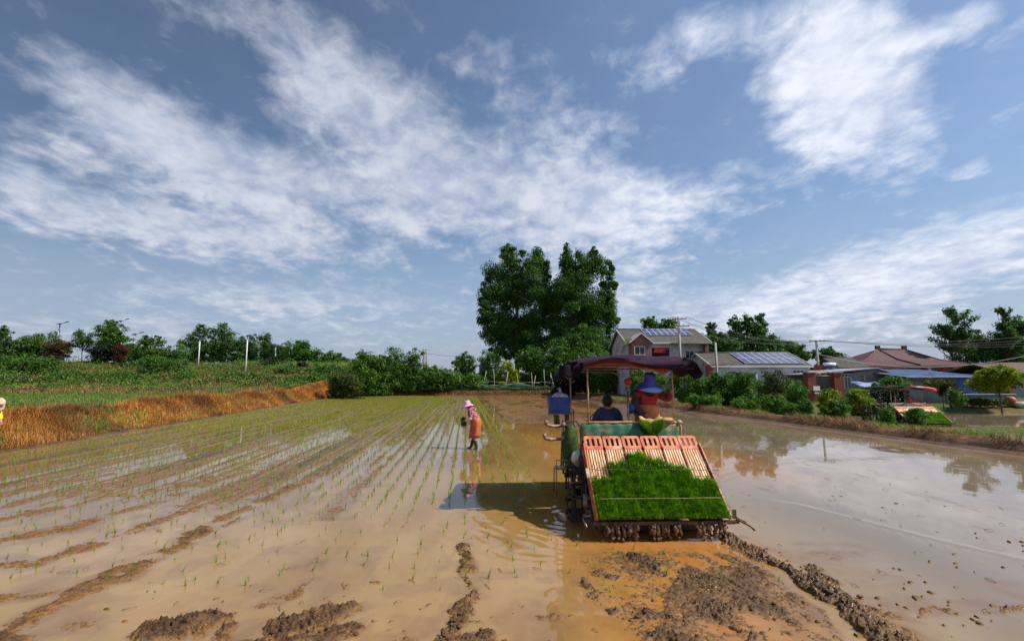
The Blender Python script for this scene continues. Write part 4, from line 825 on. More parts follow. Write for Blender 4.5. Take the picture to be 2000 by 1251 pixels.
def basis(c, up, f):
    up = up.normalized(); f = (f - up * f.dot(up)).normalized(); s_ = f.cross(up); return Matrix.Translation(c) @ Matrix((s_, f, up)).transposed().to_4x4()
def hat(root, j, f, hu, m, brim=.19, h=.13, droop=.06, crown=.105, mb=None, tilt=0.0, flare=1.0, top=.93):
    c = j['hd1'] + hu * .035; up = (hu + f * tilt).normalized(); B = basis(c, up, f)
    q = MB(); prof = [(.0, h), (crown * .5, h - .001), (crown * top, h - .012), (crown, h * .6), (crown * 1.03, 0), (crown * 1.2 * flare, -droop * .18), (brim * .82, -droop * .62), (brim, -droop), (brim * .99, -droop - .004), (brim * .8, -droop * .62 - .006), (crown * 1.15, -.008 - droop * .18), (crown * .97, -.004)]
    vs = []; n = 28
    for (r, z) in prof:
        for k in range(n):
            a = 2 * math.pi * k / n; rip = (1 + .03 * math.sin(3 * a + 1)) if r > crown * 1.1 else 1; vs.append(B @ Vector((r * rip * math.cos(a), r * rip * math.sin(a) * 1.05, z + (.010 * math.sin(2 * a + .6) * (r / brim) ** 2))))
    q.add(vs, [(i * n + k, i * n + (k + 1) % n, (i + 1) * n + (k + 1) % n, (i + 1) * n + k) for i in range(len(prof) - 1) for k in range(n)], True); return q.build('hat', m, root, recalc=True)
def rings(root, name, m, rr, n=28, wob=.04, seed=0, k=5, flute=.03):
    """cloth wrapped round a chain of (centre, rx, ry) rings"""
    q = MB(); vs = []; rd = random.Random(seed)
    for i, (c, rx, ry) in enumerate(rr):
        for a_ in range(n):
            a = 2 * math.pi * a_ / n; w = 1 + wob * rd.uniform(-.5, .5) + flute * math.sin(k * a + i * .5) * (i / len(rr)); vs.append(Vector(c) + Vector((rx * w * math.cos(a), ry * w * math.sin(a), 0)))
    q.add(vs, [(i * n + b, i * n + (b + 1) % n, (i + 1) * n + (b + 1) % n, (i + 1) * n + b) for i in range(len(rr) - 1) for b in range(n)], True); return q.build(name, m, root, solid=.006)
# --- the driver, seen from behind
M_bluegrey = mat('blue_grey_shirt', (.035, .045, .105), (.055, .065, .14), 7, .85, .3)
M_orange = mat('orange_cloth', (.62, .13, .03), (.72, .20, .06), 9, .85, .3)
M_apron = mat('orange_brown_apron', (.52, .145, .035), (.66, .24, .07), 4, .75, .35)
M_navy = mat('navy_trousers', (.02, .025, .05), (.035, .04, .07), 8, .85)
sz = 1.06
J = dict(pel=(0, 0, sz + .10), spi=(0, -.03, sz + .28), che=(0, -.02, sz + .45), nec=(0, .02, sz + .61), hd0=(0, .04, sz + .67), hd1=(0, .045, sz + .745), hd2=(0, .03, sz + .82),
         sL=(-.185, .0, sz + .53), eL=(-.26, .10, sz + .28), wL=(-.16, .34, sz + .30), sR=(.185, .0, sz + .53), eR=(.26, .10, sz + .28), wR=(.16, .34, sz + .30),
         hipL=(-.10, .04, sz + .07), kL=(-.15, .42, sz + .08), aL=(-.15, .50, sz - .32), tL=(-.15, .62, sz - .37), hipR=(.10, .04, sz + .07), kR=(.15, .42, sz + .08), aR=(.15, .50, sz - .32), tR=(.15, .62, sz - .37))
root, j, f, hu, sd_ = person('seated driver seen from behind in a blue-grey shirt with orange collar', MW((-.27, 2.0, 0)), MYAW, J, M_skind)
shirt(root, j, M_bluegrey, False, k=1.12); trousers(root, j, M_navy); boots(root, j, M_blackcl, .2)
skin('collar', [j['nec'] + Vector((0, -.03, -.035)), j['nec'] + Vector((0, -.015, .055))], [(0, 1)], [.135, .092], M_orange, root)
hc = j['hd1']; m = MB(); m.ball(hc + Vector((0, -.014, .012)), .110, 16, (.90, 1.0, 1.05), .03)
m.v = [(x, y, max(z, hc.z - .085 + .9 * max(0, y - hc.y + .0))) for x, y, z in m.v]; m.build('hair', M_hair, root)
# --- the helper facing the camera, blue hat
M_hatblue = mat('blue_hat_cloth', (.05, .065, .36), (.09, .10, .46), 6, .7); M_brim = mat('pale_blue_brim', (.30, .36, .68), None, 4, .55)
M_redsh = mat('red_shirt', (.42, .018, .020), (.52, .035, .035), 8, .8, .3); M_plaid = mat('dark_floral_sleeve', (.02, .03, .04), (.16, .03, .04), 32, .85, c3=(.03, .09, .10)); M_scarf = mat('dark_floral_scarf', (.012, .012, .018), (.08, .05, .07), 45, .85)
sz = 1.41
J = dict(pel=(0, 0, sz + .10), spi=(0, .03, sz + .28), che=(0, .10, sz + .46), nec=(0, .17, sz + .60), hd0=(0, .205, sz + .655), hd1=(0, .235, sz + .72), hd2=(0, .235, sz + .80),
         sL=(-.18, .10, sz + .55), eL=(-.36, .18, sz + .40), wL=(-.39, .30, sz + .58), sR=(.18, .10, sz + .55), eR=(.27, .16, sz + .29), wR=(.10, .38, sz + .16),
         hipL=(-.10, .04, sz + .07), kL=(-.14, .36, sz + .06), aL=(-.14, .36, sz - .50), tL=(-.14, .42, sz - .68), hipR=(.10, .04, sz + .07), kR=(.14, .36, sz + .06), aR=(.14, .36, sz - .50), tR=(.14, .42, sz - .68))
J['aL'] = (-.14, .30, sz - .52); J['aR'] = (.14, .30, sz - .52)
J['eL'] = (-.36, .20, sz + .46); J['wL'] = (-.34, .40, sz + .60)
root, j, f, hu, sd_ = person('helper in a blue sun hat and orange apron leaning over the green panel', MW((.40, 1.86, 0)), MYAW + math.pi, J, M_skin, fist=.9)
shirt(root, j, M_redsh, True, k=1.10); trousers(root, j, M_navy); boots(root, j, M_blackcl, .5)
# patterned over-sleeves
for s_, mt in (('R', M_plaid), ('L', mat('dark_red_sleeve', (.14, .025, .02), (.20, .05, .035), 9, .85))):
    skin('over_sleeve', [j['s' + s_], j['e' + s_], j['e' + s_].lerp(j['w' + s_], .9)], [(0, 1), (1, 2)], [.098, .080, .056], mt, root)
skin('scarf', [j['hd0'] + Vector((0, .03, -.015)), j['nec'] + Vector((0, .02, -.02)), j['nec'] + Vector((0, -.0, -.09))], [(0, 1), (1, 2)], [.098, .105, .135], M_scarf, root)
c = Vector((0, .03, 0)); rings(root, 'apron', M_apron, [((0, .07, sz + .36), .196, .186), ((0, .06, sz + .28), .204, .198), ((0, .055, sz + .20), .208, .204), ((0, .06, sz + .12), .215, .215), ((0, .08, sz + .04), .225, .245)], wob=.03, seed=3, flute=.05)
ht = hat(root, j, f, hu, M_hatblue, brim=.235, h=.165, droop=.115, crown=.098, tilt=.10, top=.97)
B = basis(j['hd1'] + hu * .035, (hu + f * .10), f)
m = MB()
def brimf(u, v):
    a = R(90) + (u - .5) * R(130); r = .165 + .074 * v; w = 4 * u * (1 - u); r2 = .240 - (.240 - r) * w; return B @ Vector((r2 * math.cos(a), r2 * math.sin(a) * 1.06, -.115 * ((r2 - .118) / .122) ** 1.0 - .004 + .012))
m.sheet(brimf, 20, 4); m.build('hat_brim_edge', M_brim, root, solid=.003, recalc=False)
hip = MW((.40, 1.86, 0))
# folded seedling mat in her hands, hanging over the panel
n = 7000; u = rng.random(n); v = rng.random(n); X_ = -.20 + .40 * u; Z_ = 1.50 - (.13 + .17 * np.sin(np.pi * u)) * v + .06 * np.abs(u - .5) * 2; Y_ = 1.34 - .06 * np.sin(np.pi * np.clip(v * 1.1, 0, 1)) - .02
P = np.stack([X_ + .30, Y_, Z_], 1); V, F = blades(P, rng.uniform(.03, .08, n), rng.uniform(.004, .008, n), rng.uniform(.3, 1.0, n), 2, up=np.array([0, -.92, -.35]))
sm = empty('seedling_mat', MO, MYAW, label='limp seedling mat held over the green panel by the helper in the blue hat', cat='seedling mat'); fast_mesh('leaves', V, F, leafmat('seedling_leaf_held', (.08, .22, .01), (.26, .48, .03), trans=.35, scale=5), sm)  # held mat has a narrower green range than the tray mats
m = MB(); m.sheet(lambda u, v: (.10 + .40 * u, 1.35 - .05 * math.sin(math.pi * v * .9) - .002, 1.53 - (.10 + .16 * math.sin(math.pi * u)) * v + .05 * abs(u - .5) * 2 + .012 * math.sin(17 * u)), 20, 8); m.build('root_layer', mat('root_mat', (.45, .22, .09), (.58, .34, .15), 14, .9, .5), sm, solid=.03, recalc=False)
m = MB(); m.lathe([(0, .0), (.16, .0), (.20, .025), (.17, .05), (0, .055)], n=14); m.build('root_pad', MATS['root_mat'], sm).location = (.56, 1.46, 1.50)
# --- the worker standing in the paddy
M_pink = mat('pink_hat', (.80, .33, .48), (.88, .45, .60), 5, .7); M_flo = mat('dark_pink_floral', (.03, .015, .025), (.62, .22, .30), 26, .85, lo=.45, hi=.56); M_whites = mat('white_sleeve', (.62, .60, .52), (.72, .70, .62), 6, .8, .3)
M_boot = mat('black_rubber', (.012, .011, .010), (.06, .04, .03), 8, .4); M_orapron = mat('orange_raincoat', (.58, .15, .035), (.42, .09, .022), 5, .6, .3, c3=(.30, .11, .05), c3t=(.5, .62))
J = dict(pel=(0, -.07, .80), spi=(0, -.02, .97), che=(0, .05, 1.13), nec=(0, .13, 1.26), hd0=(0, .17, 1.305), hd1=(0, .21, 1.365), hd2=(0, .235, 1.44),
         sL=(-.16, .05, 1.19), eL=(-.21, .06, .94), wL=(-.10, .27, .89), sR=(.16, .05, 1.19), eR=(.21, .08, .95), wR=(.10, .29, .91),
         hipL=(-.09, -.09, .77), kL=(-.11, -.04, .43), aL=(-.12, -.14, .05), tL=(-.12, -.01, .0), hipR=(.09, -.09, .77), kR=(.11, .02, .43), aR=(.12, .12, .05), tR=(.12, .25, .0))
g0 = gnd(925, 876)
root, j, f, hu, sd_ = person('field worker in pink hat and long orange apron standing among the rice rows', (g0.x, g0.y, -.02), R(78), J, M_skin, fwd=(0, .85, -.5), fist=.9, scale=1.03)
shirt(root, j, M_flo, False, k=1.08); trousers(root, j, M_navy, k=.70, low=.7); boots(root, j, M_boot, .75)
for s_ in 'LR': skin('sleeve', [j['s' + s_].lerp(j['e' + s_], .55), j['e' + s_], j['e' + s_].lerp(j['w' + s_], .85)], [(0, 1), (1, 2)], [.078, .072, .050], M_whites, root)
rings(root, 'apron', M_orapron, [((0, -.03, 1.00), .155, .150), ((0, -.055, .92), .168, .166), ((0, -.07, .80), .178, .174), ((0, -.055, .64), .176, .166), ((0, -.04, .48), .182, .165), ((0, -.02, .36), .188, .165)], wob=.05, seed=5, flute=.09, k=7)
skin('scarf', [j['hd0'] + Vector((0, .02, 0)), j['nec'], j['nec'] + Vector((0, -.10, -.02))], [(0, 1), (1, 2)], [.085, .095, .12], M_flo, root)
skin('bib', [j['che'] + Vector((0, .10, .0)), j['spi'] + Vector((0, .12, .02))], [(0, 1)], [.08, .07], M_redsh, root)
hat(root, j, f, hu, M_pink, brim=.20, h=.115, droop=.085, crown=.10, tilt=-.15)
fw = Matrix.Rotation(R(78), 3, 'Z'); hp = Vector((g0.x, g0.y, -.02)) + fw @ (Vector((0, .33, .84)) * 1.06)
n = 600; P = rng.normal(0, 1, (n, 3)) * np.array([.035, .035, .04]) + np.array(hp); V, F = blades(P, rng.uniform(.08, .19, n), .012, rng.uniform(.2, .9, n), 2, up=np.array([.15, 0, -.98])); V2, F2 = blades(P[:250], .12, .01, .6, 2)
tag(fast_mesh('seedling_bundle', np.concatenate([V, V2]), np.concatenate([F, F2 + len(V)]), leafmat('bundle_leaf', (.03, .10, .008), (.10, .24, .02), trans=.3, scale=5)), 'drooping green bundle of rice seedlings in the field worker\'s hands', 'seedling bundle')
# --- stooping person at the left edge of the photo
px_ = at(-4, 783, 13.2); zb = tz(px_.x, px_.y)
J = dict(pel=(0, -.18, .78), spi=(0, -.02, .88), che=(0, .16, .93), nec=(0, .30, .92), hd0=(0, .36, .92), hd1=(0, .42, .94), hd2=(0, .48, .985),
         sL=(-.17, .16, .92), eL=(-.22, .28, .66), wL=(-.16, .40, .46), sR=(.17, .16, .92), eR=(.22, .28, .66), wR=(.16, .40, .46), hipL=(-.09, -.16, .75), kL=(-.11, -.06, .42), aL=(-.12, -.14, .05), tL=(-.12, 0, .0), hipR=(.09, -.16, .75), kR=(.11, -.04, .42), aR=(.12, -.08, .05), tR=(.12, .08, .0))
root, j, f, hu, sd_ = person('stooping person in a pale straw hat at the left edge behind the dry grass', (px_.x - .42, px_.y, px_.z - 1.0), R(-90), J, M_skin, fwd=(0, .5, -.85))
M_yel = mat('yellow_raincoat', (.80, .58, .02), None, 3, .5); shirt(root, j, M_yel, True); trousers(root, j, M_navy); boots(root, j, M_boot, .7); hat(root, j, f, hu, mat('straw_hat', (.55, .34, .25), (.66, .46, .34), 20, .8), brim=.21, h=.11, droop=.06)
# --- crew of the distant transplanter
T2 = Matrix.Translation(trans2.location) @ Matrix.Rotation(R(3), 4, 'Z') @ Matrix.Diagonal((1.22, 1.0, .85, 1))
sz = 1.0
Js = dict(pel=(0, 0, sz + .10), spi=(0, 0, sz + .26), che=(0, 0, sz + .42), nec=(0, .02, sz + .56), hd0=(0, .03, sz + .61), hd1=(0, .03, sz + .68), hd2=(0, .02, sz + .75), sL=(-.18, .0, sz + .50), eL=(-.25, .10, sz + .26), wL=(-.16, .32, sz + .28), sR=(.18, .0, sz + .50), eR=(.25, .10, sz + .26), wR=(.16, .32, sz + .28),
         hipL=(-.10, .04, sz + .07), kL=(-.14, .36, sz + .06), aL=(-.14, .36, sz - .36), tL=(-.14, .48, sz - .42), hipR=(.10, .04, sz + .07), kR=(.14, .36, sz + .06), aR=(.14, .36, sz - .36), tR=(.14, .48, sz - .42))
root, j, f, hu, sd_ = person('driver in a purple and grey top on the distant transplanter', T2 @ Vector((-.30, 1.95, .0)), R(3), Js, M_skind, scale=.82)
shirt(root, j, mat('purple_grey_shirt', (.18, .13, .30), (.32, .30, .34), 6, .8), True); trousers(root, j, M_navy); m = MB(); m.ball(j['hd1'] + Vector((0, -.01, .02)), .10, 12); m.build('hair', M_hair, root)
Js['wL'] = (-.40, .30, sz + .50); Js['eL'] = (-.34, .10, sz + .40)
root, j, f, hu, sd_ = person('helper all in bright red on the distant transplanter', T2 @ Vector((.42, 1.8, .1)), R(183), Js, M_skin, scale=.86)
M_brr = mat('bright_red_clothes', (.70, .05, .06), (.80, .12, .12), 6, .7); shirt(root, j, M_brr, True, k=1.1); trousers(root, j, M_brr); hat(root, j, f, hu, M_brr, brim=.18, h=.11, droop=.05)
crate('small blue crate on the distant transplanter beside the helper in red', T2 @ Vector((.05, 1.7, 1.2)), R(3))
# ------------------------------------------------------------------ trees and shrubs
LM = dict(
    dark=leafmat('leaf_dark', (.026, .076, .016), (.100, .215, .042), trans=.28, scale=.35),
    deep=leafmat('leaf_deep', (.028, .086, .013), (.105, .230, .030), trans=.2, scale=.4),
    mid=leafmat('leaf_mid', (.034, .098, .010), (.115, .245, .026), trans=.25, scale=.5),
    bright=leafmat('leaf_bright', (.045, .13, .012), (.14, .29, .03), trans=.3, scale=.8),
    yellow=leafmat('leaf_yellow', (.10, .17, .008), (.34, .38, .02), trans=.3, scale=.9),
    olive=leafmat('leaf_olive', (.035, .055, .010), (.10, .13, .025), trans=.2, scale=.7),
    brown=leafmat('leaf_brown', (.050, .040, .012), (.12, .080, .022), trans=.2, scale=.8),
    red=leafmat('leaf_reddish', (.05, .018, .012), (.12, .045, .025), trans=.2, scale=.8),
    black=leafmat('leaf_blackish', (.006, .014, .007), (.018, .035, .014), trans=.1, scale=.8))  # last entry: near-black green leaves
M_bark = mat('bark', (.045, .035, .026), (.10, .08, .06), 6, .9, .6)
def tree(name, label, cat, Y, lobes, m, n, leaf, base=None, group=None, style='clump', trunk=.012, dens=1.0, seed=0, skirt=False):
    """lobes: (px, py, rx, ry) measured in the photo at distance Y; the crown gets the same depth as width"""
    rg = np.random.default_rng(seed + int(Y * 10) + n); k = Y / FPX
    L = []; 
    if name.split('_')[0] in ('dike', 'hedge', 'skyline', 'roadside', 'yard'):
        lobes = list(lobes) + [(px + rg.uniform(-.75, .75) * rx, py + rg.uniform(-.8, .3) * ry, rx * rg.uniform(.3, .55), ry * rg.uniform(.3, .6)) for (px, py, rx, ry) in lobes for _ in range(3)]
    for (px, py, rx, ry) in lobes:
        c = at(px, py, Y); L.append((np.array(c) + np.array([0, rg.normal(0, .25) * rx * k, 0]), np.array([rx * k * 1.1, rx * k, ry * k * 1.1])))
    bx = base if base is not None else np.mean([l[0] for l in lobes]); b = at(bx, 742, Y); z0 = tz(b.x, b.y); root = empty(name, (b.x, b.y, z0 - .05), label=label, cat=cat, group=group); o_ = np.array([b.x, b.y, z0 - .05])
    if name.split('_')[0] in ('hedge', 'dike', 'roadside', 'slope', 'round', 'yellow', 'skyline') or skirt:
        for (c, r) in list(L):
            zb = c[2] - r[2]; g_ = tz(c[0], c[1])
            if zb > g_ + .2: hh = (zb - g_) / 2 + r[2] * .35; L.append((np.array([c[0], c[1], g_ + hh * .98]), np.array([r[0] * (.92 if name != 'skyline_tree' else .62), r[0] * .8, hh])))
        n = int(n * 1.5)
    n = int(n * 1.35)
    area = np.array([l[1][0] * l[1][2] for l in L]); pr = area / area.sum(); P = []; C = []
    for (c, r), q in zip(L, pr):
        nl = int(n * q)
        if style == 'plume':
            nb = max(4, int(7 + 14 * q)); 
            for _ in range(nb):
                t = rg.uniform(-.9, .9); a = rg.uniform(0, 6.28); s_ = c + r * np.array([0, 0, t * .8]); e = c + r * np.array([math.cos(a) * (1 - .6 * abs(t)), math.sin(a) * (1 - .6 * abs(t)), min(1, t + .55)]); C.append(e)
                m_ = max(3, nl // nb); tt = rg.random(m_) ** .7; P.append(s_ + (e - s_) * tt[:, None] + rg.normal(0, 1, (m_, 3)) * (min(r) * .10))
        else:
            kk = max(14, int(34 * dens * (.35 + q * 3))); d = rg.normal(size=(kk, 3)); d /= np.linalg.norm(d, axis=1)[:, None]; cc = c + d * r * (rg.random((kk, 1)) ** .45) * rg.uniform(.7, 1.08, (kk, 1)); C += list(cc)
            w = rg.integers(0, kk, nl); dd = rg.normal(size=(nl, 3)); dd /= np.linalg.norm(dd, axis=1)[:, None]; rad = (min(r[0], r[2]) * rg.uniform(.14, .34, kk) * (1.25 if name == 'poplar_tree' else 1))[w][:, None]
            P.append(cc[w] + dd * rad * rg.random((nl, 1)) ** .4 * np.array([1.15, 1.15, .85]))
            nf = nl // (4 if name in ('wood_tree', 'plumed_tree') else 3); d3 = rg.normal(size=(nf, 3)); d3 /= np.linalg.norm(d3, axis=1)[:, None]; P.append(c + d3 * r * (rg.random((nf, 1)) ** .5) * .92)
    P = np.concatenate(P) - o_; C = np.array(C) - o_; P = P[P[:, 2] > .05]
    V, F = leaf_quads(P, rg.uniform(.6, 1.3, len(P)) * leaf, rg); fast_mesh('crown', V, F, LM[m], root)
    t = MB(); top = max(l[0][2] + l[1][2] * .4 for l in L) - z0; R0 = max(.03, top * trunk * 1.4); jx = (np.mean([l[0][0] for l in L]) - b.x) * .5
    t.tube([(0, 0, -.1), (jx * .3 + rg.normal(0, R0), rg.normal(0, R0), top * .35), (jx * .8, rg.normal(0, R0 * 2), top * .7), (jx, 0, top)], [R0, R0 * .8, R0 * .5, R0 * .15], 8)
    idx = rg.choice(len(C), min(len(C), 22 if style != 'plume' else 40), replace=False)
    for i in idx:
        e = C[i]; s_ = np.array([jx * .5, 0, max(.15, min(top * .85, e[2] * .62))]); mid = (s_ + e) / 2 + np.array([0, 0, -.04 * top]); t.tube([s_, mid, e], [R0 * .36, R0 * .22, R0 * .07], 5)
    t.build('trunk', M_bark, root); return root
GB = 'big poplars behind the paddy'
tree('poplar_tree', 'tall dark poplar, left one of the big pair behind the stick fence', 'tree', 82, [(995, 508, 20, 32), (1040, 522, 32, 34), (985, 560, 44, 50), (1040, 580, 42, 66), (960, 612, 30, 46), (1000, 645, 42, 36), (948, 578, 18, 26), (1066, 535, 12, 36), (965, 655, 24, 24), (1030, 650, 34, 40), (1040, 690, 46, 26), (1075, 605, 24, 62), (992, 486, 7, 13), (1020, 494, 8, 10), (1050, 496, 8, 12), (955, 545, 8, 12), (985, 685, 30, 20)], 'dark', 85000, .28, 1010, GB, seed=1, dens=1.3)
tree('poplar_tree', 'tall dark poplar, right one of the big pair, beside the two-storey house', 'tree', 80, [(1108, 512, 18, 32), (1155, 522, 32, 34), (1188, 560, 17, 46), (1118, 572, 42, 56), (1160, 610, 40, 56), (1100, 640, 34, 40), (1192, 630, 16, 40), (1140, 665, 44, 28), (1085, 590, 18, 50), (1095, 675, 30, 34), (1106, 487, 7, 13), (1131, 498, 8, 12), (1160, 494, 9, 13), (1194, 528, 7, 14), (1180, 680, 30, 26)], 'dark', 85000, .28, 1115, GB, seed=2, dens=1.3)
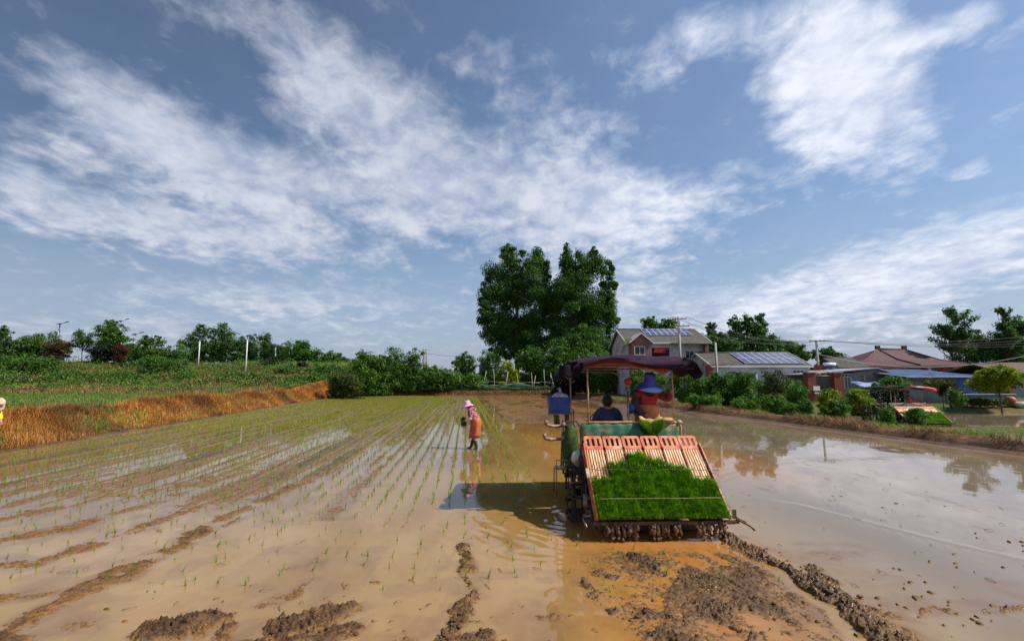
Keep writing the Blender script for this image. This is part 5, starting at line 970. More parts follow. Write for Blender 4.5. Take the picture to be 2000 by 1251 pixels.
sh = [  # name,label,Y,lobes,mat,n,leaf,style
 ('hedge_shrub', 'wide green shrub at the left end of the far thicket, nearest the dry bank', 66, [(720, 715, 34, 32), (700, 735, 30, 30), (735, 745, 32, 24)], 'mid', 9000, .24, 'clump'),
 ('hedge_shrub', 'tall green shrub in the middle of the far thicket behind the paddy', 68, [(765, 710, 36, 28), (790, 720, 34, 30), (760, 742, 40, 26)], 'deep', 11000, .24, 'clump'),
 ('hedge_shrub', 'green shrub at the right end of the far thicket, behind the first fence sticks', 70, [(820, 728, 32, 24), (850, 738, 36, 22), (815, 750, 30, 16)], 'deep', 9000, .24, 'clump'),
 ('hedge_shrub', 'low green shrub running behind the fence left of the yellow bush', 73, [(885, 742, 34, 18), (925, 745, 30, 16)], 'mid', 6000, .22, 'clump'),
 ('round_tree', 'rounded dark tree standing behind the thicket left of the big poplars', 110, [(907, 703, 22, 15), (896, 712, 14, 10), (918, 712, 15, 11)], 'dark', 4500, .36, 'clump'),
 ('yellow_shrub', 'bright yellow-green bush behind the fence under the big poplars', 74, [(992, 718, 17, 16), (1002, 732, 17, 14)], 'yellow', 3500, .20, 'clump'),
 ('hedge_shrub', 'dark shrub between the thicket and the yellow-green bush', 78, [(955, 708, 22, 22), (962, 730, 26, 20)], 'deep', 6000, .24, 'clump'),
 ('hedge_shrub', 'broad dark bush below the left big poplar', 76, [(1035, 700, 30, 26), (1060, 720, 36, 28)], 'deep', 9000, .24, 'clump'),
 ('hedge_shrub', 'broad green bush below the right big poplar', 75, [(1085, 688, 34, 28), (1110, 710, 40, 34), (1150, 690, 36, 28)], 'mid', 12000, .24, 'clump'),
 ('hedge_shrub', 'light green bush beside the gable wall of the two-storey house', 68, [(1165, 715, 34, 30), (1195, 722, 22, 26)], 'mid', 8000, .22, 'clump'),
 ('hedge_shrub', 'dark bush seen under the canopy between the two front poles', 62, [(1180, 745, 34, 26), (1215, 742, 26, 26)], 'deep', 8000, .2, 'clump'),
 ('roadside_shrub', 'yellowish shrub at the far corner where the dry bank ends', 56, [(675, 742, 24, 18), (655, 738, 18, 14), (690, 752, 20, 16)], 'olive', 6000, .17, 'clump'),
 # behind the houses on the right
 ('feathery_tree', 'light feathery tree behind the roof of the two-storey house', 90, [(1268, 632, 18, 12), (1305, 634, 20, 13), (1290, 642, 26, 9)], 'mid', 3500, .34, 'clump'),
 ('pointed_tree', 'small dark pointed tree just right of the two-storey roof', 78, [(1391, 650, 10, 18), (1400, 668, 16, 16)], 'dark', 3500, .3, 'plume'),
 ('wood_tree', 'big dark tree with pointed tops between the two solar roofs', 80, [(1435, 640, 14, 26), (1456, 634, 13, 24), (1480, 642, 18, 28), (1440, 672, 34, 26), (1490, 672, 34, 26)], 'dark', 14000, .34, 'clump'),
 ('wood_tree', 'dark tree filling the gap above the left of the single-storey roof', 76, [(1410, 680, 30, 24), (1380, 672, 20, 20)], 'dark', 6000, .3, 'clump'),
 ('wood_tree', 'low dark tree behind the right end of the single-storey roof', 84, [(1535, 684, 28, 20), (1560, 696, 22, 14)], 'dark', 6000, .34, 'clump'),
 ('wood_tree', 'dark round tree behind the utility pole left of the red roof', 90, [(1610, 692, 24, 14), (1640, 700, 22, 12)], 'dark', 5000, .34, 'clump'),
 ('plumed_tree', 'tall dark tree with upswept plumes right of the red hipped roof', 62, [(1858, 640, 30, 32), (1850, 665, 38, 26), (1875, 672, 26, 24)], 'dark', 7000, .26, 'plume'),
 ('wood_tree', 'dense dark tree between the two plumed trees on the right', 66, [(1920, 675, 30, 26), (1900, 695, 40, 22), (1950, 690, 36, 30)], 'dark', 10000, .28, 'clump'),
 ('plumed_tree', 'dark plumed tree cut by the right edge, the tallest there', 64, [(1966, 632, 18, 28), (1975, 665, 30, 30)], 'dark', 5000, .26, 'plume'),
 ('wood_tree', 'dark leafy tree at the extreme right edge behind the grey house', 66, [(2000, 650, 26, 36), (1995, 690, 40, 26)], 'dark', 9000, .28, 'clump'),
 # along the right dike
 ('dike_shrub', 'dense bright shrub right of the transplanter canopy', 40, [(1350, 745, 22, 20), (1372, 760, 26, 24), (1345, 768, 20, 18)], 'bright', 8500, .14, 'clump'),
 ('dike_shrub', 'tall dark green shrub by the short post right of the canopy', 38, [(1410, 745, 24, 22), (1400, 770, 26, 24), (1425, 765, 20, 24)], 'mid', 8000, .13, 'clump'),
 ('dike_shrub', 'bushy shrub in front of the single-storey house wall', 36, [(1450, 745, 20, 22), (1460, 775, 24, 26), (1442, 770, 18, 20)], 'mid', 7500, .12, 'clump'),
 ('dike_sapling', 'leaning feathery sapling below the right end of the solar panels', 34, [(1505, 738, 20, 16), (1520, 752, 20, 20), (1500, 770, 18, 22)], 'olive', 6000, .10, 'clump'),
 ('dike_shrub', 'low round shrub at the foot of the leaning sapling', 31, [(1518, 790, 16, 20), (1495, 788, 12, 18)], 'bright', 4000, .09, 'clump'),
 ('dike_sapling', 'thin sapling just left of the red brick gate pillar', 33, [(1552, 765, 17, 22), (1548, 788, 15, 18)], 'mid', 4000, .10, 'clump'),
 ('dike_shrub', 'small shrub at the water bank under the red brick gate', 29, [(1572, 797, 13, 18)], 'mid', 2500, .08, 'clump'),
 ('yellow_shrub', 'round yellow-topped bush in front of the brick gate', 36, [(1620, 772, 22, 13), (1628, 790, 26, 18)], 'yellow', 5000, .12, 'clump'),
 ('dike_shrub', 'dark green skirt of leaves in front of the first yellow-topped bush', 31, [(1640, 800, 20, 20), (1612, 806, 12, 14)], 'mid', 4000, .09, 'clump'),
 ('yellow_shrub', 'round yellow-topped bush beside the barred window of the low shed', 35, [(1672, 770, 20, 12), (1676, 788, 24, 18)], 'yellow', 5000, .12, 'clump'),
 ('dike_sapling', 'very thin sparse sapling right of the second yellow-topped bush', 27, [(1692, 800, 10, 18), (1690, 820, 8, 10)], 'olive', 900, .08, 'clump'),
 ('dike_shrub', 'leafy bush left of the distant transplanter with a few yellow leaves', 23.5, [(1732, 806, 14, 14), (1730, 824, 12, 12)], 'mid', 3000, .075, 'clump'),
 ('dike_shrub', 'leafy bush hiding the left side of the distant transplanter', 21.5, [(1785, 812, 17, 15), (1782, 832, 13, 14)], 'mid', 3500, .07, 'clump'),
 ('yard_tree', 'bright green bush behind the dark canopy of the distant transplanter', 40, [(1738, 748, 26, 14), (1720, 760, 18, 14)], 'bright', 4500, .14, 'clump'),
 ('yard_tree', 'small dark tree in front of the blue corrugated shed', 38, [(1825, 748, 24, 8), (1845, 752, 18, 8), (1836, 764, 12, 8)], 'olive', 3000, .13, 'clump'),
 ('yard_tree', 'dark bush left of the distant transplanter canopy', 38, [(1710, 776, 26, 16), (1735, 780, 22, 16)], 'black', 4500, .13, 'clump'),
 ('yard_tree', 'small weedy shrub by the teal wall below the blue shed', 36, [(1866, 770, 12, 10), (1872, 785, 14, 10)], 'mid', 1800, .1, 'clump'),
 ('yard_tree', 'round yellow-green tree with bare stem near the right edge', 37, [(1945, 732, 34, 18), (1955, 748, 36, 20), (1925, 750, 26, 17), (1970, 740, 22, 16)], 'yellow', 16000, .15, 'clump'),
 ('dike_shrub', 'shrub filling the gap behind the bushy shrub and the leaning sapling', 39, [(1480, 760, 26, 24), (1435, 762, 20, 22)], 'deep', 6000, .13, 'clump'),
 ('dike_shrub', 'shrub between the leaning sapling and the red brick gate', 38, [(1535, 762, 20, 24), (1560, 772, 14, 18)], 'mid', 5000, .12, 'clump'),
 ('dike_shrub', 'low bright shrub at the bank foot under the canopy tip', 34, [(1385, 782, 22, 14), (1355, 780, 16, 12)], 'bright', 4000, .10, 'clump'),
 ('dike_shrub', 'low shrub at the bank foot left of the low round shrub', 32, [(1470, 792, 16, 14), (1440, 788, 16, 13)], 'bright', 4000, .09, 'clump'),
 ('dike_shrub', 'low shrub just right of the low round shrub, by the water', 30, [(1545, 800, 16, 14)], 'bright', 3000, .08, 'clump'),
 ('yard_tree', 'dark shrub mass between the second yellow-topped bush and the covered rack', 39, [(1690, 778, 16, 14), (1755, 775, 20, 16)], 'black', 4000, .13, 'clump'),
 ('yard_tree', 'dark low weeds heap under the teal wall right of the scooter', 39, [(1905, 785, 26, 9), (1935, 786, 20, 8)], 'olive', 3500, .12, 'clump'),
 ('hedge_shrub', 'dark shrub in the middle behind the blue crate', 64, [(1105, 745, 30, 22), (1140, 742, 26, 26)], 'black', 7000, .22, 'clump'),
 ('hedge_shrub', 'bright shrub seen through the canopy beside the helper', 52, [(1245, 745, 20, 22), (1290, 750, 24, 20), (1320, 745, 18, 22)], 'bright', 7000, .17, 'clump'),
 ('skyline_tree', 'low dark tree filling the skyline right of the large leafy tree', 106, [(690, 712, 30, 14)], 'dark', 4000, .28, 'clump'),
 ('skyline_tree', 'low dark shrub line between the reddish bush and the feathery tree', 97, [(262, 684, 18, 14)], 'deep', 3500, .26, 'clump'),
 ('round_shrub', 'dark green shrub row between the dark rounded bush and the brownish one', 98, [(88, 682, 20, 12), (30, 684, 20, 12)], 'deep', 4000, .26, 'clump'),
 ('slope_shrub', 'broad dark shrub patch high on the slope under the feathery tree', 84, [(300, 706, 34, 12), (350, 710, 26, 10)], 'deep', 7000, .22, 'clump'),
 ('slope_shrub', 'dark shrub at the right shoulder of the slope below the small end tree', 84, [(640, 722, 24, 12), (665, 728, 18, 12)], 'deep', 6000, .2, 'clump'),
 ('slope_shrub', 'dark shrub under the large leafy tree on the slope shoulder', 86, [(560, 722, 24, 10), (605, 726, 20, 10)], 'deep', 6000, .2, 'clump'),
 ('slope_shrub', 'small mid-green shrub beside the dry grass end on the slope foot', 74, [(640, 742, 20, 8)], 'mid', 3500, .18, 'clump'),
 ('slope_shrub', 'olive shrub patch low on the slope at the far left', 72, [(30, 742, 36, 8), (80, 744, 26, 7)], 'olive', 5000, .2, 'clump'),
 ('slope_shrub', 'olive shrub patch low on the slope above the dry grass end', 72, [(540, 745, 34, 9), (420, 747, 30, 7)], 'olive', 6000, .2, 'clump'),
 # left skyline
 ('skyline_tree', 'dark tree cut by the left edge of the skyline', 92, [(6, 655, 14, 20), (0, 678, 26, 16)], 'dark', 4000, .3, 'clump'),
 ('round_shrub', 'dark rounded bush left of the bent street lamp', 96, [(57, 672, 26, 19)], 'deep', 5000, .26, 'clump'),
 ('round_shrub', 'brownish rounded bush below the bent street lamp', 96, [(120, 678, 25, 15)], 'brown', 4500, .26, 'clump'),
 ('sparse_tree', 'sparse young tree just left of the bent street lamp', 99, [(75, 656, 11, 8), (104, 658, 12, 12)], 'dark', 700, .26, 'clump'),
 ('sparse_tree', 'sparse young tree between the brown bush and the big round tree', 98, [(158, 665, 18, 16), (155, 650, 10, 8)], 'dark', 1800, .26, 'clump'),
 ('skyline_tree', 'big round green tree, tallest on the left embankment', 98, [(212, 648, 30, 20), (212, 662, 34, 18)], 'mid', 9000, .30, 'clump'),
 ('round_shrub', 'nearly black clipped bush under the big round tree', 94, [(200, 683, 28, 12)], 'black', 5000, .24, 'clump'),
 ('round_shrub', 'small reddish bush right of the big round tree', 94, [(237, 684, 14, 12)], 'red', 2500, .22, 'clump'),
 ('skyline_tree', 'feathery wide tree left of the first white lamp post', 92, [(300, 668, 28, 14), (290, 690, 34, 18), (335, 690, 34, 18)], 'deep', 10000, .26, 'clump'),
 ('skyline_tree', 'peaked dark tree behind the first white lamp post', 108, [(390, 650, 16, 20), (375, 670, 26, 20), (395, 685, 30, 22)], 'dark', 8000, .3, 'clump'),
 ('skyline_tree', 'windswept dark tree between the two white lamp posts', 108, [(430, 650, 24, 18), (425, 675, 30, 26), (455, 680, 26, 26)], 'dark', 9000, .3, 'clump'),
 ('skyline_tree', 'dark tree directly behind the second white lamp post', 110, [(485, 675, 22, 20), (480, 695, 28, 18)], 'dark', 6000, .3, 'clump'),
 ('skyline_tree', 'dark pointed tree right of the second white lamp post', 108, [(516, 664, 15, 16), (520, 686, 26, 20), (540, 690, 22, 18)], 'dark', 7000, .3, 'clump'),
 ('skyline_tree', 'large leafy green tree near the right end of the embankment', 100, [(580, 682, 30, 20), (600, 692, 28, 20), (560, 698, 26, 18)], 'deep', 9000, .28, 'clump'),
 ('skyline_tree', 'last small tree of the embankment before the low thicket', 104, [(645, 698, 20, 13), (660, 708, 22, 14), (625, 705, 18, 14)], 'dark', 5000, .28, 'clump'),
 ('round_shrub', 'dark rounded bush low on the slope right of the second lamp post', 92, [(528, 708, 24, 12)], 'black', 4500, .22, 'clump'),
 ('round_shrub', 'small dark bush low on the slope under the large leafy tree', 90, [(592, 716, 12, 10)], 'black', 2500, .2, 'clump'),
 ('slope_shrub', 'long green shrub at the far left of the slope', 84, [(25, 706, 34, 12), (70, 706, 32, 13), (100, 708, 22, 10)], 'deep', 8000, .22, 'clump'),
 ('slope_shrub', 'leafy shrub patch in the middle of the left slope', 76, [(130, 735, 28, 9), (170, 738, 26, 8)], 'mid', 5000, .2, 'clump'),
 ('slope_shrub', 'leafy shrub patch under the feathery wide tree', 76, [(220, 735, 30, 9), (260, 736, 26, 8)], 'mid', 5000, .2, 'clump'),
 ('slope_shrub', 'leafy shrub patch below the first white lamp post', 76, [(365, 736, 30, 11), (325, 738, 20, 8)], 'deep', 5000, .2, 'clump'),
 ('slope_shrub', 'leafy shrub patch below the second white lamp post', 76, [(455, 738, 30, 10), (500, 738, 26, 10)], 'deep', 5000, .2, 'clump'),
 ('slope_shrub', 'leafy shrub patch at the right foot of the slope', 74, [(580, 740, 30, 9), (620, 738, 22, 10)], 'mid', 5000, .2, 'clump'),
]
for i, (nm, lb, Y, lo, mt, n, lf, stl) in enumerate(sh):
    tree(nm, lb, {'hedge_shrub': 'shrub', 'dike_shrub': 'shrub', 'roadside_shrub': 'shrub', 'slope_shrub': 'shrub', 'round_shrub': 'bush', 'yellow_shrub': 'bush', 'dike_sapling': 'sapling'}.get(nm, 'tree'), Y, lo, mt, n, lf, style=stl, seed=i + 5, trunk=.010,
         group={'dike_shrub': 'shrubs and saplings along the right dike', 'dike_sapling': 'shrubs and saplings along the right dike', 'skyline_tree': 'trees on the left embankment', 'slope_shrub': 'shrubs on the left slope', 'hedge_shrub': 'shrubs behind the stick fence', 'wood_tree': 'dark trees behind the right houses'}.get(nm))
# far woods that close the horizon
n = 60000; x = rng.uniform(-330, 330, n); y = rng.uniform(165, 205, n); hgt = 3.0 + 5.5 * fbm(x * .035 + 4, y * .03, 4) * sst(np.abs(x + 10), 0, 60) ; z = rng.random(n) ** .7 * hgt + .5
V, F = leaf_quads(np.stack([x, y, z], 1), rng.uniform(.7, 1.6, n), rng); tag(fast_mesh('distant_woods', V, F, LM['deep']), 'low line of far woods closing the horizon behind the houses and the slope', 'distant woods', kind='stuff')
# bare twiggy bush on the slope
bt = MB(); b = at(257, 722, 80); z0 = tz(b.x, b.y)
for k in range(26):
    a = random.uniform(0, 6.28); e = Vector((math.cos(a) * random.uniform(.4, 1.3), math.sin(a) * .6, random.uniform(.7, 1.7))); bt.tube([(0, 0, 0), e * .5 + Vector((0, 0, .15)), e], [.04, .025, .008], 4)
bt.build('bare_shrub', M_bark, loc=(b.x, b.y, z0), label='leafless grey-brown twiggy bush on the left slope', cat='shrub')
# ------------------------------------------------------------------ fence of sticks
M_stick = mat('pale_stick', (.34, .31, .25), (.52, .48, .40), 6, .8); M_net = mat('green_mesh_net', (.02, .07, .045), (.05, .13, .08), 3, .9)
fe = empty('stick_fence', (at(975, 770, 71).x, 71, .4), label='rickety fence of pale sticks and green netting across the far bank', cat='fence'); fo = fe.location
for i, (px, lean, yt, yb, th) in enumerate([(820, 3, 730, 760, .05), (851, 0, 733, 758, .045), (862, -1, 732, 756, .05), (900, 3, 733, 762, .06), (927, 5, 727, 760, .05), (945, -5, 724, 764, .065), (965, 1, 720, 756, .05), (989, -3, 725, 760, .07), (1012, 3, 728, 756, .04), (1039, 1, 727, 754, .05),
                             (1043, -3, 733, 758, .06), (1063, 1, 722, 756, .05), (1074, -2, 726, 752, .04), (1080, 4, 732, 758, .06), (872, -1, 724, 752, .04), (886, 0, 727, 752, .04), (1107, 0, 730, 768, .09), (1127, 4, 733, 768, .07), (1136, 0, 740, 768, .05)]):
    q = MB(); a = at(px - lean, yt, 71 + (i % 3) * .5); b = at(px + lean, yb, 71 + (i % 3) * .5); b.z = min(b.z, tz(b.x, b.y)); q.tube([b, a.lerp(b, .5) + Vector((.03, 0, 0)), a], [th, th * .9, th * .7], 6); o = q.build('stick_post', M_stick, fe); o.location = -fo
q = MB()
for y_, x0, x1 in ((746, 925, 1085), (751, 860, 1000), (747, 1000, 1135), (757, 940, 1130)):
    for k in range(5):
        xa = x0 + (x1 - x0) * k / 5; xb = x0 + (x1 - x0) * (k + 1) / 5; q.tube([at(xa, y_ + random.uniform(-2, 2), 71.2), at(xb, y_ + random.uniform(-2, 2), 71.2)], .028, 5)
o = q.build('cross_stick', M_stick, fe); o.location = -fo
q = MB(); A, B = at(815, 752, 71.4), at(1135, 752, 71.4); q.sheet(lambda u, v: (A.x + (B.x - A.x) * u, 71.4 + .08 * math.sin(60 * u), .45 + v * (1.05 + .25 * math.sin(23 * u))), 120, 4); o = q.build('netting', M_net, fe, solid=.01, recalc=False); o.location = -fo
n = 22000; x = rng.uniform(A.x, B.x, n); y = 70.9 + rng.random(n) * 3; k = fbm(x * .35 + 7, y, 3) > .42; P = on_ground(x, y, k); V, F = blades(P, rng.uniform(.3, 1.15, len(P)), .07, rng.uniform(.2, 1.1, len(P)), 2)
tag(fast_mesh('garden_weeds', V, F, LM['deep']), 'dark green garden weeds tangled in the stick fence', 'weeds', kind='stuff')
# ------------------------------------------------------------------ buildings
M_wallw = mat('pale_plaster', (.60, .62, .65), (.44, .45, .47), 1.2, .85, .1, c3=(.30, .28, .25)); M_wallg = mat('grey_plaster', (.20, .195, .19), (.30, .29, .28), .8, .9, .1); M_pink = mat('pinkish_brick', (.20, .095, .085), (.27, .14, .12), 3, .85)
M_rtile = mat('grey_roof_tile', (.07, .065, .060), (.16, .145, .13), 2.5, .85, .3, stretch=(1, 4, 1)); M_rred = mat('red_brown_tile', (.055, .020, .022), (.10, .035, .035), 2, .7, .3, stretch=(3, 1, 1)); M_brick = mat('red_brick', (.20, .045, .025), (.27, .075, .04), 5, .85)
M_frame = mat('white_frame', (.62, .62, .62), None, 3, .5); M_glass = mat('window_glass', (.03, .04, .05), None, 3, .08); M_glassb = mat('solar_cell', (.015, .03, .11), (.025, .045, .15), 2, .10); M_alu = mat('aluminium_frame', (.55, .56, .60), None, 3, .4, metal=.3)
M_tin = mat('grey_tin', (.34, .35, .38), (.24, .25, .28), .8, .5, stretch=(6, 1, 1)); M_bluetin = mat('blue_tin', (.05, .16, .48), (.03, .11, .36), 1.2, .5); M_bluetinl = mat('pale_blue_tin', (.30, .38, .56), (.20, .28, .46), 1.2, .5); M_teal = mat('teal_panel', (.07, .12, .12), (.10, .16, .155), 1.5, .6)
M_lant = mat('red_lantern', (.55, .02, .015), None, 3, .6); M_recess = mat('painted_recess_shade', (.012, .012, .014), None, 3, .8); M_conc = mat('concrete', (.26, .255, .24), (.36, .35, .33), 2, .85)
def zpx(py, Y): return at(1000, py, Y).z
def xpx(px, Y): return at(px, 700, Y).x
def rel(o, root): o.location = -root.location; return o
def window(root, x0, x1, z0, z1, Y, nx=2, bar=False):
    f = MB(); t = .07
    for a, b, c, d in ((x0, x1, z0, z0 + t), (x0, x1, z1 - t, z1), (x0, x0 + t, z0 + t, z1 - t), (x1 - t, x1, z0 + t, z1 - t)): f.box(((a + b) / 2, Y - .035, (c + d) / 2), (b - a, .10, d - c))
    for k in range(1, nx): f.box((x0 + (x1 - x0) * k / nx, Y - .03, (z0 + z1) / 2), (.05, .08, z1 - z0 - 2 * t))
    if bar:
        for k in range(1, 8): f.box((x0 + (x1 - x0) * k / 8, Y - .10, (z0 + z1) / 2), (.02, .02, z1 - z0 - .2))
    w = rel(f.build('window', M_frame, root), root); p = MB(); p.box(((x0 + x1) / 2, Y - .005, (z0 + z1) / 2), (x1 - x0 - .1, .03, z1 - z0 - .1)); o = p.build('pane', M_glass, w); return w
def gable_roof(root, x0, x1, Y0, Y1, ze, zr, m, ov=.35, th=.12, fascia=None):
    """ridge along x"""
    ym = (Y0 + Y1) / 2; s = MB(); sl = (zr - ze) / (ym - Y0); ya, yb = Y0 - ov, Y1 + ov; za = ze - ov * sl
    s.prism([(ya, za), (ym, zr), (yb, za), (yb, za + th), (ym, zr + th), (ya, za + th)], x0 - ov, x1 + ov, 0); r = rel(s.build('roof', m, root), root)
    nrow = 14; t = MB()                                                # raised tile courses
    for k in range(nrow):
        q = (k + .5) / nrow; t.box(((x0 + x1) / 2, ya + (ym - ya) * q, za + (zr - za) * q + th + .012), (x1 - x0 + 2 * ov - .02, .05, .03), Matrix.Rotation(math.atan(sl), 3, 'X'))
    t.tube([(x0 - ov, ym, zr + th + .03), (x1 + ov, ym, zr + th + .03)], .09, 8); t.build('roof_courses', m, r)
    if fascia:
        f = MB()
        for xx in (x0 - ov - .03, x1 + ov + .03): f.prism([(ya, za - .06), (ym, zr - .06), (yb, za - .06), (yb, za + th + .05), (ym, zr + th + .05), (ya, za + th + .05)], xx - .03, xx + .03, 0)
        f.box(((x0 + x1) / 2, ya - .03, za + .03), (x1 - x0 + 2 * ov, .05, .18)); f.build('fascia', fascia, r)
    return r, sl
def solar(root, x0, x1, Y0, ze, sl, q0, q1, nx, ny, lift=.22):
    """panels on the front slope; q measured as horizontal distance back from Y0"""
    R_ = Matrix.Rotation(math.atan(sl), 3, 'X'); L = (q1 - q0) / math.cos(math.atan(sl)); pw = (x1 - x0) / nx; ph = L / ny
    for i in range(nx):
        for k in range(ny):
            cq = (k + .5) / ny; c = Vector((x0 + pw * (i + .5), Y0 + q0 + (q1 - q0) * cq, ze + sl * (q0 + (q1 - q0) * cq) + lift)); m = MB(); m.box(c, (pw - .02, ph - .02, .04), R_); pn = rel(m.build('solar_panel', M_alu, root), root)
            m = MB(); m.box(c + R_ @ Vector((0, 0, .023)), (pw - .14, ph - .14, .006), R_); o = m.build('cell_face', M_glassb, pn)
def wallbox(root, x0, x1, Y0, Y1, z0, z1, m, name='wall'):
    b = MB(); b.box(((x0 + x1) / 2, (Y0 + Y1) / 2, (z0 + z1) / 2), (x1 - x0, Y1 - Y0, z1 - z0)); return rel(b.build(name, m, root), root)
def bld(name, label, cat, x, Y): return empty(name, (x, Y, tz(x, Y)), label=label, cat=cat)
# two-storey house
Y0 = 55; x0, x1 = xpx(1228, Y0), xpx(1383, Y0); ze, zr = zpx(668, Y0), zpx(645, 59.5)
h = bld('village_house', 'two-storey pale house with brick gable bay and solar panels on its roof', 'house', (x0 + x1) / 2, 59)
w = MB(); w.box(((x0 + x1) / 2, 59.5, ze / 2), (x1 - x0, 9, ze)); w.prism([(55, ze), (64, ze), (59.5, zr)], x0, x0 + .2, 0); w.prism([(55, ze), (64, ze), (59.5, zr)], x1 - .2, x1, 0)
for k in range(9): w.box(((x0 + x1) / 2 + 1.2, 54.99, ze - .4 - k * .28), (x1 - x0 - 2.6, .03, .02))
rel(w.build('wall', M_wallw, h), h); r, sl = gable_roof(h, x0, x1, 55, 64, ze, zr, M_rtile, fascia=M_frame); ya = 55
solar(h, x0 + 2.6, x1 - .9, 55, ze, sl, 2.0, 4.4, 8, 2)
bx1 = xpx(1271, 53.4); bz, bp = zpx(668, 53.4), zpx(652, 53.4)
w = MB(); w.box(((x0 + bx1) / 2, 54.2, bz / 2), (bx1 - x0, 1.6, bz)); w.prism([(x0, bz), (bx1, bz), ((x0 + bx1) / 2, bp)], 53.4, 55.5, 1); rel(w.build('gable_bay', M_pink, h), h)
w = MB(); xm = (x0 + bx1) / 2
w.prism([(x0 - .3, bz - .15), (xm, bp + .02), (xm, bp + .17), (x0 - .3, bz + .02)], 53.1, 57.5, 1); w.prism([(bx1 + .3, bz - .15), (xm, bp + .02), (xm, bp + .17), (bx1 + .3, bz + .02)], 53.1, 57.5, 1); rel(w.build('bay_roof', M_frame, h), h)
window(h, xpx(1239, 53.4), xpx(1260, 53.4), zpx(693, 53.4), zpx(676, 53.4), 53.39, 2); window(h, xpx(1338, 55), xpx(1356, 55), zpx(700, 55), zpx(684, 55), 54.99, 2); window(h, xpx(1362, 55), xpx(1376, 55), zpx(700, 55), zpx(684, 55), 54.99, 1)
wallbox(h, xpx(1274, 55), xpx(1307, 55), 54.9, 54.98, zpx(700, 55), zpx(679, 55), M_recess, 'recess_shade'); wallbox(h, xpx(1277, 55), xpx(1305, 55), 53.9, 54.5, zpx(706, 55), zpx(703, 55), M_conc, 'balcony')  # flat dark slab paints the shade of the upstairs recess
for k in range(6): b = MB(); b.ball((xpx(1279 + k * 4.0, 54.7), 54.7, zpx(687, 54.7)), .13, 10, (1, 1, 1.2)); b.tube([(xpx(1279 + k * 4.0, 54.7), 54.7, zpx(687, 54.7) + .14), (xpx(1279 + k * 4.0, 54.7), 54.7, zpx(681, 54.7))], .012, 4); rel(b.build('lantern', M_lant, h), h)
b = MB(); b.box((xpx(1292, 54.6), 54.6, zpx(682.5, 54.6)), (1.5, .04, .16)); rel(b.build('red_banner', M_lant, h), h)
wallbox(h, xpx(1377, 54.5), xpx(1384, 54.5), 54.3, 54.95, 0, ze - .2, M_pink, 'pillar'); wallbox(h, xpx(1310, 54.6), xpx(1384, 54.6), 53.6, 55, ze - .25, ze - .1, M_conc, 'eave_slab')
p = MB(); p.tube([(bx1 + .12, 54.9, ze - .2), (bx1 + .12, 54.9, 1)], .05, 6); rel(p.build('drain_pipe', M_frame, h), h)
m = MB(); m.box(((x0 + bx1) / 2 - 1.2, 54.0, bz + .15), (.9, .7, .2)); n_ = 500; P = rng.normal(0, 1, (n_, 3)) * np.array([.5, .3, .15]) + np.array([x0 + .1, 54, bz + .25]); V, F = leaf_quads(P, .12, rng); fast_mesh('roof_plant', V, F, LM['yellow']).parent = h; bpy.data.objects['roof_plant'].location = -h.location
# red entrance frame beside it
b = bld('gateway', 'dark red concrete gateway with orange lettering strip between the two solar houses', 'gateway', xpx(1395, 50), 50); wallbox(b, xpx(1372, 50), xpx(1416, 50), 49.8, 50.2, zpx(714, 50), zpx(711, 50), M_darkred, 'lintel'); wallbox(b, xpx(1380, 50), xpx(1391, 50), 49.9, 50.4, 0, zpx(714.2, 50), M_darkred, 'pillar')
# single-storey house
Y0 = 50; x0, x1 = xpx(1392, Y0), xpx(1578, Y0); ze, zr = zpx(714, Y0), zpx(690.5, 54)
h = bld('village_house', 'single-storey grey house with sixteen blue solar panels on a tiled roof', 'house', (x0 + x1) / 2, 54)
w = MB(); w.box(((x0 + x1) / 2, 54, ze / 2), (x1 - x0, 8, ze)); 
for xx in (x0, x1 - .2): w.prism([(50, ze), (58, ze), (54, zr)], xx, xx + .2, 0)
rel(w.build('wall', M_wallw, h), h); r, sl = gable_roof(h, x0, x1, 50, 58, ze, zr, M_rtile, .3, .1, M_frame); solar(h, xpx(1447, 51), x1 - .2, 50, ze, sl, .15, 3.6, 8, 2)
window(h, xpx(1455, 50), xpx(1472, 50), zpx(745, 50), zpx(728, 50), 49.99, 2); window(h, xpx(1495, 50), xpx(1512, 50), zpx(745, 50), zpx(728, 50), 49.99, 2); window(h, xpx(1545, 50), xpx(1568, 50), zpx(748, 50), zpx(722, 50), 49.99, 3)
wallbox(h, xpx(1430, 49), xpx(1475, 49), 48.4, 49.98, zpx(727, 49), zpx(725, 49), M_conc, 'porch_slab'); wallbox(h, xpx(1470, 49), xpx(1474, 49), 48.6, 48.8, 0, zpx(727.2, 49), M_frame, 'porch_post')
# low yard building, gate with brick pillars
Y0 = 46; h = bld('yard_shed', 'low grey plaster shed with tin roof and one barred white window', 'shed', xpx(1700, Y0), 49)
q = MB(); poly = [(xpx(1640, Y0), 0), (xpx(1762, Y0), 0), (xpx(1762, Y0), zpx(738, Y0)), (xpx(1708, Y0), zpx(720, Y0)), (xpx(1640, Y0), zpx(730, Y0))]; q.prism(poly, Y0, Y0 + 7, 1); rel(q.build('wall', M_wallg, h), h)
q = MB(); a, b, c = (xpx(1570, Y0), zpx(730, Y0)), (xpx(1706, Y0), zpx(717.5, Y0)), (xpx(1768, Y0), zpx(739.5, Y0)); q.prism([a, b, (b[0], b[1] - .10), (a[0], a[1] - .10)], Y0 - .5, Y0 + 7.3, 1); q.prism([b, c, (c[0], c[1] - .10), (b[0], b[1] - .10)], Y0 - .5, Y0 + 7.3, 1); rel(q.build('roof', M_tin, h), h)
wallbox(h, xpx(1566, Y0), xpx(1640, Y0) - .003, Y0 + 3, Y0 + 3.3, 0, zpx(732, Y0), M_wallg, 'back_wall')
